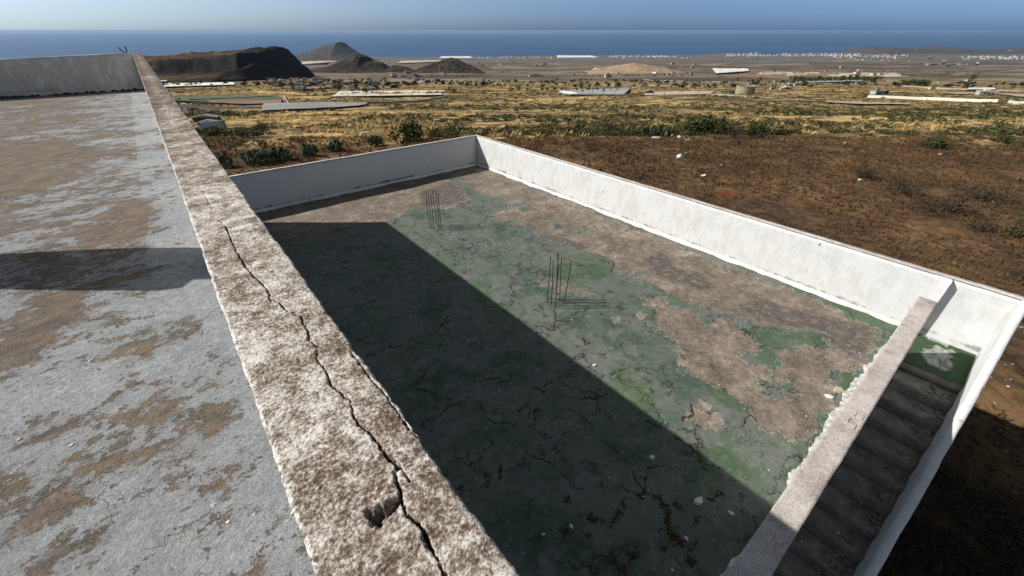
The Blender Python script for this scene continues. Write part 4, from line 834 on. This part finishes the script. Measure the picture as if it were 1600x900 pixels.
# ------------------------------------------------------------------ rubbish in the field
M['bag'] = m_flat('white_plastic_bag', (.78, .78, .76), .15, 12, .5, .01); M['green'] = m_flat('green_plastic', (.06, .22, .10), .3, 12, .5, .01); M['stone'] = m_flat('pale_stone', (.42, .38, .33), .35, 6, .95, .03)
def lump(px, py, wpx, mat, name, label, cat, seed=0, sq=.6, n=3):
    x_, y_, z_ = gp(px, py); ppm = F/(y_*cP+(G-z_)*sP); w = .72*wpx/ppm/2; r = np.random.default_rng(seed); nu, nv = 9, 14; V = []
    for i_ in range(nu):
        th = math.pi*i_/(nu-1)
        for j_ in range(nv):
            ph = 2*math.pi*j_/nv; q = 1 if i_ in (0, nu-1) else 1+.9*(float(vnoise(np.array(ph*1.4 % 8.8), np.array(th*1.7), seed))-.5)+.5*(r.random()-.5)
            V.append((math.sin(th)*math.cos(ph)*w*q, math.sin(th)*math.sin(ph)*w*.8*q, (math.cos(th)*q*.8+.5)*w*sq))
    Q = [(i_*nv+j_, (i_+1)*nv+j_, (i_+1)*nv+(j_+1) % nv, i_*nv+(j_+1) % nv) for i_ in range(nu-1) for j_ in range(nv)]
    o = link(name, mesh_np(name, V, np.array(Q)), M[mat]); o.location = (x_, y_, z_); return tag(o, label, cat)
lump(1062,247,12,'bag','plastic_bag','knotted white plastic bag beside green plastic in the brown field','bag',1,1.0)
lump(1072,241,12,'green','plastic_sheet','crumpled green plastic beside the knotted white bag','rubbish',2,.5)
lump(1099,276,11,'bag','plastic_bag','white bag lying alone nearest the white parapet','bag',3,.7)
lump(1061,216,8,'bag','plastic_bag','white bag on the rubbish heap by the prickly pear','bag',4,1.0)
lump(1197,217,13,'bag','plastic_bag','white bag right of the round green bush at the field edge','bag',5,.6)
lump(1075,220,12,'stone','rubble_heap','pale rubble right of the prickly pear, flat heap','rubble',6,.4)
lump(1025,217,22,'stone','rubble_heap','longest pale rubble heap in front of the prickly pear','rubble',7,.3)
lump(920,213,6,'stone','boulder','small pale upright stone at the field edge above the parapet','stone',8,1.4)
lump(1050,214,5,'stone','boulder','upright pale stone beside the rubbish heap','stone',9,1.6)
lump(1344,282,9,'bag','plastic_bag','white rag under the grey twiggy shrub in the field','rag',10,.5)
lump(1468,242,8,'stone','boulder','pale stone under the dark green bush on the right','stone',11,.6)
lump(1320,224,5,'bag','plastic_bag','tiny white bag on the far edge of the field, right of the middle','bag',12,.8)
lump(973,221,7,'stone','boulder','flat pale stone in the grass at the field edge','stone',13,.4)
lump(1127,258,6,'stone','boulder','flat pale stone right of the green plastic','stone',14,.4)
V, Q = clods(520, lambda r: (lambda x_, y_: (x_, y_, grd(x_, y_)))(7+r.random()*14, 1.5+r.random()*13), lambda r: .012+.06*r.random()**4, 21, .6)
tag(link('field_stones', mesh_np('field_stones', V, Q), M['stone']), 'small pale stones scattered on the ground outside the stair wall', 'stones', kind='stuff')

# ------------------------------------------------------------------ greenhouses, sheds, houses of the plain
def mcol(n_, c, v=.2, sc=.05, r=.8): M[n_] = m_flat(n_, c, v, sc, r, 0)
mcol('shade_cloth', (.60, .56, .48)); mcol('white_net', (.72, .70, .66)); mcol('grey_net', (.30, .31, .31)); mcol('tan_net', (.50, .42, .32)); mcol('white_house', (.46, .45, .42), .2, .3); mcol('cream_house', (.62, .54, .43), .15, .3)
mcol('roof_red', (.30, .14, .09), .25, .5); mcol('roof_grey', (.20, .20, .20), .3, .5); mcol('dark_wall', (.06, .06, .065), .3, .5); mcol('green_net', (.09, .11, .06), .3, .03); mcol('asphalt', (.27, .262, .245), .3, .05); mcol('blue', (.20, .33, .48), .2, .3); mcol('brownplot', (.22, .14, .09), .25, .02)
mcol('tank', (.30, .28, .17), .3, .5); mcol('track', (.36, .31, .26), .2, .03); mcol('window_dark', (.03, .035, .04), .2, 1)
def quadbuild(name, corners, h, roofmat, wallmat, label, cat, bays=1, post=True, group=None):
    """low netted greenhouse over a four-cornered plot given by photo points (front left, front right, back right, back left)"""
    P = [gp(*c) for c in corners]; h = (1.0 if P[0][1] > 1200 else 1.3 if h < 3 else 2.0)*P[0][1]/(F*cP*1.18)*1.0; cx = sum(p[0] for p in P)/4; cy = sum(p[1] for p in P)/4; cz = min(p[2] for p in P); root = empty(name, label, cat, (cx, cy, cz), group=group)
    def pt(u, v): return tuple((P[0][i]*(1-u)+P[1][i]*u)*(1-v)+(P[3][i]*(1-u)+P[2][i]*u)*v-(cx, cy, cz)[i] for i in range(3))
    for k in range(bays):
        mb = MB(); u0, u1 = k/bays+.003, (k+1)/bays-.003; m = (u0+u1)/2; A_, B_, C_, D_, E_, F_ = pt(u0, 0), pt(u1, 0), pt(u1, 1), pt(u0, 1), pt(m, 0), pt(m, 1); rz = h*.10
        top = [(A_[0], A_[1], A_[2]+h), (E_[0], E_[1], E_[2]+h+rz), (B_[0], B_[1], B_[2]+h), (C_[0], C_[1], C_[2]+h), (F_[0], F_[1], F_[2]+h+rz), (D_[0], D_[1], D_[2]+h)]
        mb.add(top+[(p[0], p[1], p[2]-.12) for p in top], [(0, 1, 4, 5), (1, 2, 3, 4), (11, 10, 7, 6), (10, 9, 8, 7), (0, 6, 7, 1), (1, 7, 8, 2), (2, 8, 9, 3), (3, 9, 10, 4), (4, 10, 11, 5), (5, 11, 6, 0)]); mb.build('roof_bay', M[roofmat], root)
    mb = MB()
    for (u0, v0), (u1, v1) in (((0, 0), (1, 0)), ((1, 0), (1, 1)), ((1, 1), (0, 1)), ((0, 1), (0, 0))):
        a_, b_ = pt(u0, v0), pt(u1, v1); mb.add([(a_[0]*.995, a_[1]*.995, a_[2]-2), (b_[0]*.995, b_[1]*.995, b_[2]-2), (b_[0]*.995, b_[1]*.995, b_[2]+h-.1), (a_[0]*.995, a_[1]*.995, a_[2]+h-.1), (a_[0]*.985, a_[1]*.985, a_[2]-2), (b_[0]*.985, b_[1]*.985, b_[2]-2), (b_[0]*.985, b_[1]*.985, b_[2]+h-.1), (a_[0]*.985, a_[1]*.985, a_[2]+h-.1)], [(0, 1, 2, 3), (5, 4, 7, 6), (3, 2, 6, 7)])
    mb.build('wall', M[wallmat], root); return root
def plot(name, corners, mat, label, cat, th=.5, kind=None):
    P = [gp(*c) for c in corners]; nu, nv = 14, 6; V = []
    for i_ in range(nu):
        for j_ in range(nv):
            u, v = i_/(nu-1), j_/(nv-1); x_ = (P[0][0]*(1-u)+P[1][0]*u)*(1-v)+(P[3][0]*(1-u)+P[2][0]*u)*v; y_ = (P[0][1]*(1-u)+P[1][1]*u)*(1-v)+(P[3][1]*(1-u)+P[2][1]*u)*v; V.append((x_, y_, grd(x_, y_)+th))
    o = link(name, mesh_np(name, V, gridq(nu, nv)), M[mat]); o['kind'] = 'structure'; return o
quadbuild('greenhouse', [(517,153),(690,150),(697,143),(530,144)], 3.4, 'shade_cloth', 'dark_wall', 'longest pale netted greenhouse in the middle distance on the left, above the scrub', 'greenhouse', 7)
quadbuild('greenhouse', [(252,138),(368,134),(366,130),(250,132)], 3.5, 'white_net', 'dark_wall', 'narrow white greenhouse strip at the foot of the mesa', 'greenhouse', 6)
quadbuild('greenhouse', [(245,130),(262,129),(262,125),(243,126)], 3.0, 'white_net', 'dark_wall', 'small white netted shed beside the long coping, under the mesa', 'greenhouse', 1)
quadbuild('greenhouse', [(880,149),(975,149),(985,139),(872,141)], 2.6, 'grey_net', 'dark_wall', 'grey netted greenhouse with pale left end, middle of the slope', 'greenhouse', 6)
quadbuild('greenhouse', [(872,146),(892,150),(903,149),(884,142)], 3.0, 'white_net', 'dark_wall', 'pale end bay of the grey netted greenhouse', 'greenhouse', 1)
quadbuild('greenhouse', [(1005,150),(1110,148),(1118,143),(1010,145)], 2.0, 'tan_net', 'dark_wall', 'tan netted greenhouse left of the round water tank', 'greenhouse', 4)
quadbuild('greenhouse', [(1060,154),(1250,158),(1290,160),(1120,147)], 1.6, 'tan_net', 'dark_wall', 'large tan netted plot in front of the round water tank', 'greenhouse', 5)
quadbuild('greenhouse', [(1118,117),(1170,113),(1168,109),(1112,109)], 4, 'white_net', 'dark_wall', 'white netted greenhouse beside the brown ploughed plots', 'greenhouse', 4)
quadbuild('greenhouse', [(686,92),(738,92),(735,89),(690,89)], 6, 'white_net', 'white_net', 'white greenhouse on the coast above the right volcanic cone', 'greenhouse', 4)
quadbuild('greenhouse', [(872,91),(935,91),(925,88),(870,87.6)], 6, 'white_net', 'white_net', 'white greenhouse on the coast in the middle', 'greenhouse', 4)
quadbuild('greenhouse', [(470,102),(535,96),(545,94),(472,97)], 6, 'tan_net', 'grey_net', 'pale greenhouse field under the coastal volcano', 'greenhouse', 4)
quadbuild('greenhouse', [(620,100),(690,97),(690,95),(628,96)], 6, 'tan_net', 'grey_net', 'pale greenhouse field right of the nearer cone', 'greenhouse', 4)
quadbuild('greenhouse', [(923,111),(1025,115),(1024,112),(930,107)], 3, 'white_net', 'white_net', 'white strip of netting along the foot of the tan mound', 'greenhouse', 5)
quadbuild('greenhouse', [(1510,142),(1555,142),(1553,139),(1512,139)], 3, 'white_net', 'dark_wall', 'small white netted greenhouse near the right edge', 'greenhouse', 2)
quadbuild('greenhouse', [(1240,131),(1350,128),(1345,126),(1250,128)], 2.5, 'grey_net', 'dark_wall', 'pale grey netting below the long row of dark trees', 'greenhouse', 5)
plot('fallow_plot', [(268,160),(440,156),(430,150),(262,153)], 'green_net', '', '')
plot('fallow_plot', [(330,163),(440,163),(440,157),(325,159)], 'brownplot', '', '')
plot('road', [(408,176),(560,168),(575,162),(412,164)], 'asphalt', '', '')
plot('field_plot', [(1140,122),(1330,122),(1300,113),(1120,113)], 'brownplot', '', '')
plot('field_plot', [(1180,118),(1420,120),(1400,114),(1190,112)], 'tan_net', '', '')
plot('track', [(1470,147),(1600,153),(1600,150),(1475,145)], 'track', '', '')
plot('track', [(1290,162),(1420,165),(1420,163),(1292,159)], 'track', '', '')
def wallrun(p0, p1, h, mat, label, cat='wall'):
    P0, P1 = gp(*p0), gp(*p1); root = P0; n_ = 20; mb = MB(); V = []
    for k in range(n_):
        t = k/(n_-1); x_ = P0[0]*(1-t)+P1[0]*t; y_ = P0[1]*(1-t)+P1[1]*t; z_ = grd(x_, y_); V += [(x_, y_, z_-1), (x_, y_, z_+h), (x_+.02, y_+.35, z_+h), (x_+.02, y_+.35, z_-1)]
    Q = [(4*k+i_, 4*k+4+i_, 4*k+5+i_, 4*k+1+i_) for k in range(n_-1) for i_ in range(3)]
    return tag(link('boundary_wall', mesh_np('boundary_wall', V, np.array(Q)), M[mat]), label, 'wall')
wallrun((1355,153), (1558,160), 1.1, 'shade_cloth', 'long pale boundary wall crossing the slope on the right')
wallrun((1575,161), (1620,163), 1.1, 'white_house', 'short white wall continuing at the right edge')
for a_, b_, l_ in (((296,157),(425,152),'upper pale bank of the green terraced plot under the mesa'), ((300,163),(440,157),'middle pale bank of the green terraced plot under the mesa'), ((440,150),(452,164),'short pale bank at the right end of the terraced plot'), ((262,167),(408,170),'lowest dark bank below the terraced plot'), ((430,135),(520,131),'pale wall crossing the hamlet'), ((560,163),(700,152),'thin pale bank above the grey road'), ((1005,124),(1140,128),'thin pale track wall left of the ploughed plots'), ((930,132),(1130,136),'faint pale wall on the slope behind the water tank'), ((1410,135),(1600,143),'thin pale wall behind the farm buildings on the right')):
    wallrun(a_, b_, .6, 'track' if 'dark' not in l_ else 'dark_wall', l_)
# round water tank
x_, y_, z_ = gp(1163, 146); tk = empty('water_tank', 'round concrete irrigation tank standing on the slope behind the tan netting', 'tank', (x_, y_, z_)); ppm = F/(y_*cP+(G-z_)*sP); R_ = 27/ppm/2; Ht = 10/ppm
def ringm(r0, r1, z0, z1, n_=28):
    mb = MB(); vs_ = []; 
    for i_ in range(n_): c_, s_ = math.cos(6.2832*i_/n_), math.sin(6.2832*i_/n_); vs_ += [(r1*c_, r1*s_, z0), (r1*c_, r1*s_, z1), (r0*c_, r0*s_, z1), (r0*c_, r0*s_, z0)]
    mb.add(vs_, [(4*i_+q, 4*i_+(q+1) % 4, 4*((i_+1) % n_)+(q+1) % 4, 4*((i_+1) % n_)+q) for i_ in range(n_) for q in range(4)]); return mb
ringm(R_-.4, R_, -2, Ht).build('tank_wall', M['tank'], tk); ringm(R_-.5, R_+.15, Ht+.005, Ht+.35).build('rim', M['track'], tk)
mb = MB(); mb.tube([(0, 0, -1), (0, 0, Ht*.8)], R_-.41, 24); mb.build('water', M['asphalt'], tk)
# houses: two kinds with parts, copied
def house_protos():
    out = []
    for wm, rm, pitched in (('white_house', 'roof_grey', 0), ('white_house', 'roof_red', 1), ('cream_house', 'roof_grey', 0), ('dark_wall', 'roof_grey', 1), ('white_house', 'cream_house', 0)):
        w = MB(); w.box(-.5, .5, -.35, .35, -.25, .42); wm_ = w.mesh('wall'); wm_.materials.append(M[wm]); r = MB()
        if pitched: r.prism([(-.54, .421), (.54, .421), (0, .62)], -.38, .38)
        else: r.box(-.52, .52, -.37, .37, .421, .455); r.box(-.2, .12, -.1, .2, .456, .62)
        rm_ = r.mesh('roof'); rm_.materials.append(M[rm]); wd = MB(); wd.box(-.3, -.15, -.358, -.352, .12, .30); wi = wd.mesh('window'); wi.materials.append(M['window_dark']); out.append((wm_, rm_, wi))
    return out
HP = house_protos()
def house(px, py, wpx, kind, label, group=None, rz=None, sz=(1, 1, 1), parts=True):
    x_, y_, z_ = gp(px, py); ppm = F/(y_*cP+(G-z_)*sP); w = wpx/ppm
    if parts:
        o = empty('house', label, 'house', (x_, y_, z_), 0, group)
        for nm, me in zip(('wall', 'roof'), HP[kind]): link(nm, me, None, o)
        for q in (0, .225, .44): link('window', HP[kind][2], None, o).location.x = q
    else: o = link('house', HP[kind][0], None); o.location = (x_, y_, z_); tag(o, label, 'house', group)
    o.rotation_euler = (0, 0, random.uniform(-.5, .5) if rz is None else rz); o.scale = (w*sz[0], w*sz[1], w*sz[2]); return o
house(325,190,34,3,'long dark-roofed shed beside the long coping, above the scrub',rz=.15,sz=(1,.6,.5))
house(328,197,26,3,'grey gabled shed in front of the long dark shed',rz=.3,sz=(1,.7,.6))
house(312,201,8,0,'small white hut left of the grey gabled shed',sz=(1,1,1))
house(293,174,10,0,'tiny white hut beyond the long dark shed')
wallrun((316,206), (352,201), 1.0, 'white_house', 'low white wall in front of the grey gabled shed')
house(1368,148,14,0,'white house with flat roof beside the long pale boundary wall',rz=.2)
house(1380,147,10,3,'dark house attached right of the white flat-roofed house',rz=.2)
house(1540,148,24,4,'wide white farmhouse near the right edge above the boundary wall',sz=(1,.5,.5))
house(1228,140,18,4,'cream house right of the round water tank, small and low',sz=(1,.5,.5))
house(1145,145,10,3,'bluish shed touching the round water tank',sz=(1,.7,.7))
house(1014,148,12,3,'dark cube building right of the grey netted greenhouse',rz=0,sz=(1,1,1))
house(838,120,24,2,'low tan shed on the plain left of the middle',sz=(1,.5,.3))
house(950,121,10,0,'white house with tanks below the tan mound')
# pale tent-like heap
x_, y_, z_ = gp(655,129); ppm = F/(y_*cP+(G-z_)*sP); tt_ = MB(); w = 26/ppm/2; tt_.add([(-w, -w*.5, -1), (w, -w*.5, -1), (w*.8, w*.6, -1), (-w*.9, w*.5, -1), (-w*.1, 0, w*.62), (w*.25, .1*w, w*.35)], [(0, 1, 5, 4), (1, 2, 5), (2, 3, 4, 5), (3, 0, 4)])
o = tag(tt_.build('gravel_heap', M['track']), 'pale pyramid of quarry gravel among the sheds left of the middle', 'heap'); o.location = (x_, y_, z_)
rr = random.Random(5)
def cluster(n_, x0, x1, y0, y1, wp, kinds, label, group, parts=True, ycurve=None, sz=(1, .8, .8)):
    for _ in range(n_):
        px = rr.uniform(x0, x1); py = (rr.uniform(y0, y1) if ycurve is None else ycurve(px)+rr.uniform(y0, y1)); house(px, py, rr.uniform(*wp), rr.choice(kinds), label, group, parts=parts, sz=(1, rr.uniform(.6, 1), rr.uniform(.6, 1)))
cluster(44, 435, 620, 124, 143, (6, 12), [0, 0, 3, 3, 1, 2], 'small shed or house in the hamlet above the longest greenhouse', 'houses of the hamlet on the left')
cluster(12, 415, 500, 122, 128, (5, 9), [0, 1], 'white house at the foot of the mesa', 'houses under the mesa')
cluster(14, 610, 700, 115, 130, (5, 10), [3, 2, 0], 'shed among the quarry works below the right cone', 'sheds below the cones')
cluster(12, 740, 860, 100, 104, (3, 7), [0, 0, 2], 'white building on the plain right of the cones', 'white buildings right of the cones')
cluster(22, 690, 1150, 89.6, 92, (2, 4), [0, 0, 2], 'white coastal building in the row by the sea', 'buildings along the coast', False)
cluster(54, 1140, 1340, 84, 88.5, (1.6, 3.6), [0, 0, 4], 'white building of the coastal town on the right', 'coastal town buildings', False)
cluster(18, 950, 1060, 88, 90, (1.8, 3.5), [0, 4], 'pale coastal block in the middle of the shoreline', 'coastal blocks', False)
cluster(16, 1330, 1600, 90, 96, (2.5, 5), [0, 3, 0], 'white building below the headland', 'buildings below the headland', False)
cluster(14, 1430, 1530, 98, 104, (3, 6), [0, 3, 3], 'grey-white warehouse on the right of the plain', 'warehouses on the right', False)
cluster(14, 1030, 1100, 99, 118, (3, 6), [0, 1], 'white farm building right of the tan mound', 'farm buildings right of the mound')
cluster(12, 1280, 1400, 106, 132, (4, 8), [0, 2], 'farm building near the row of dark trees', 'farm buildings by the trees')
cluster(10, 1450, 1600, 122, 140, (5, 9), [0, 3], 'farm building near the right edge of the plain', 'farm buildings at the right')
cluster(10, 1160, 1280, 126, 142, (4, 8), [0, 2, 1], 'farm building between the water tank and the dark trees', 'farm buildings near the tank')
def town(n_, rng_, name, label, hh=.6):
    V = []; Q = []; r_ = np.random.default_rng(n_)
    for k in range(n_):
        x0, x1, y0, y1 = rng_[int(r_.integers(len(rng_)))]; x_, y_, z_ = gp(r_.uniform(x0, x1), r_.uniform(y0, y1)); w = r_.uniform(8, 24)*y_/6500; d = w*.6; h = w*hh*r_.uniform(.6, 1.2)
        V += [(x_-w/2, y_, z_-3), (x_+w/2, y_, z_-3), (x_+w/2, y_+d, z_-3), (x_-w/2, y_+d, z_-3), (x_-w/2, y_, z_+h), (x_+w/2, y_, z_+h), (x_+w/2, y_+d, z_+h), (x_-w/2, y_+d, z_+h)]
        Q += [(8*k+a_, 8*k+b_, 8*k+c_, 8*k+d_) for a_, b_, c_, d_ in ((4,5,6,7),(0,1,5,4),(1,2,6,5),(2,3,7,6),(3,0,4,7))]
    return tag(link(name, mesh_np(name, V, np.array(Q)), M['white_house']), label, 'town', kind='stuff')
town(620, [(1130,1345,84,88.5), (1130,1345,84,88.5), (950,1060,88,90), (1300,1420,86,91), (690,940,89.6,91.5), (1500,1600,88,93)], 'coastal_town', 'pale mass of tiny coastal buildings strung along the shoreline')
# towns on the headland
for k in range(28):
    px = rr.choice([rr.uniform(1408,1445), rr.uniform(1520,1600), rr.uniform(1520,1600), rr.uniform(1530,1590)]); py = 76 if px < 1450 else 79
    r = ray(px, py+rr.uniform(-.6, 1.6)); t_ = 7120/r[1]; w = rr.uniform(22, 45); o = link('house', HP[0][0], None); o.location = (r[0]*t_, 7000-rr.uniform(0, 60), G+r[2]*t_-w*.25); o.scale = (w, w, w*.7); tag(o, 'white building of the town on the headland', 'house', 'headland town')
# trees on the plain
def tree_at(px, py, hpx, label, group=None, kind='bush_green', wide=.8):
    x_, y_, z_ = gp(px, py); ppm = F/(y_*cP+(G-z_)*sP); h = hpx/ppm; root = empty('tree', label, 'tree', (x_, y_, z_), 0, group)
    V, Q, Sh = leafy(150, .14, int(px*13) % 997, 8, .6); V = V*np.array([h*.55*wide, h*.5*wide, h*.85])+np.array([0, 0, h*.2]); link('crown', mesh_np('tree_crown', V, Q, False, {'shade': Sh}), M[kind], root)
    mb = MB(); mb.tube([(0, 0, -.5), (.02*h, 0, h*.3), (0, .02*h, h*.6)], [h*.05, h*.035, h*.015], 5); mb.build('trunk', M['bark'], root); return root
for k, (px, py, hp) in enumerate([(963,138,10), (908,138,8), (920,138,6), (703,146,9), (710,145,7), (531,142,14), (1333,126,11), (1518,126,9), (1152,127,5), (1187,127,6)]):
    tree_at(px, py, hp, ['squat tree behind the grey netted greenhouse', 'dark tree left of the squat one behind the grey greenhouse', 'small round tree between two darker ones behind the grey greenhouse', 'dark tree at the right end of the longest greenhouse', 'low tree right of the longest greenhouse', 'tall dark cypress above the left end of the longest greenhouse', 'tallest tree of the dark row on the right', 'lone dark tree near the right edge of the plain', 'small dark tree on the brown plot', 'rounded dark tree on the brown plot'][k], wide=.5 if k in (0, 5) else 1)
for k in range(34):
    px = 1238+k*4.1+rr.uniform(-1.5, 1.5); tree_at(px, 128+rr.uniform(-2, 1) - (0 if px < 1300 else 1), rr.uniform(5, 8), 'dark tree in the long row on the right', 'dark tree row', wide=1.3)
for k in range(18):
    px = 1410+k*2.4; tree_at(px, 132+rr.uniform(-2, 1), rr.uniform(4, 7), 'dark tree in the clump beside the long row', 'dark tree clump', wide=1.3)
for k in range(16):
    px = 800+k*11+rr.uniform(-3, 3); tree_at(px, 143+rr.uniform(-2, 2), rr.uniform(4, 7), 'low tree behind the grey greenhouse', 'trees behind the grey greenhouse', wide=1.3)
for k in range(26):
    px = rr.uniform(420, 600); tree_at(px, rr.uniform(128, 146), rr.uniform(4, 8), 'dark tree among the hamlet sheds', 'hamlet trees', wide=1.2)

# ------------------------------------------------------------------ labels of the rows: counted from the left
ONES = 'first second third fourth fifth sixth seventh eighth ninth tenth eleventh twelfth thirteenth fourteenth fifteenth sixteenth seventeenth eighteenth nineteenth'.split()
TENS = {20: 'twent', 30: 'thirt', 40: 'fort', 50: 'fift', 60: 'sixt', 70: 'sevent', 80: 'eight', 90: 'ninet'}
def ordinal(n_):
    if n_ >= 100: return ('hundredth' if n_ == 100 else 'hundred and '+ordinal(n_-100))
    if n_ < 20: return ONES[n_-1]
    a_, b_ = n_//10*10, n_ % 10
    return TENS[a_]+('ieth' if b_ == 0 else 'y-'+ONES[b_-1])
rows_ = {}
for o in bpy.data.objects:
    if o.parent is None and o.get('group') and o.get('category') in ('house', 'tree') : rows_.setdefault(o['group'], []).append(o)
for g_, L_ in rows_.items():
    L_.sort(key=lambda o: o.location.x/o.location.y)
    for k, o in enumerate(L_):
        o['label'] = (o['label']+', '+ordinal(k+1)+' from the left')
marks = [(-.62, 'beyond the long coping'), (-.35, 'above the far parapet'), (-.05, 'left of the parapet corner'), (.25, 'above the parapet corner'), (.5, 'behind the rubbish heap'), (.75, 'right of the rubbish heap'), (1.0, 'above the brown field on the right'), (9, 'near the right edge')]
bins = {}
for o in bpy.data.objects:
    if o.parent is None and o.get('category') == 'shrub' and o.get('group'):
        q = o.location.x/o.location.y; mk = next(m_ for v_, m_ in marks if q < v_); dist = 'nearest row' if o.location.y < 53 else 'second row' if o.location.y < 62 else 'upper slope'
        bins.setdefault((o['label'].split(' shrub')[0], dist, mk), []).append(o)
for (c_, d_, mk), L_ in bins.items():
    L_.sort(key=lambda o: o.location.x/o.location.y)
    for k, o in enumerate(L_): o['label'] = c_+' shrub '+mk+', '+d_+(', '+ordinal(k+1)+' from the left' if len(L_) > 1 else '')

# ------------------------------------------------------------------ air
hz = MB(); hz.box(-170000, 170000, -400, 108000, G-SEA-610, G+3)
t = bpy.data.materials.new('haze'); t.use_nodes = True; nt = t.node_tree; nt.nodes.clear(); ou = nt.nodes.new('ShaderNodeOutputMaterial'); pv = nt.nodes.new('ShaderNodeVolumePrincipled')
pv.inputs['Density'].default_value = 2.4e-5; pv.inputs['Color'].default_value = (.40, .58, .86, 1); pv.inputs['Anisotropy'].default_value = .2
nt.links.new(pv.outputs[0], ou.inputs['Volume'])
tag(hz.build('haze', t), kind='stuff')
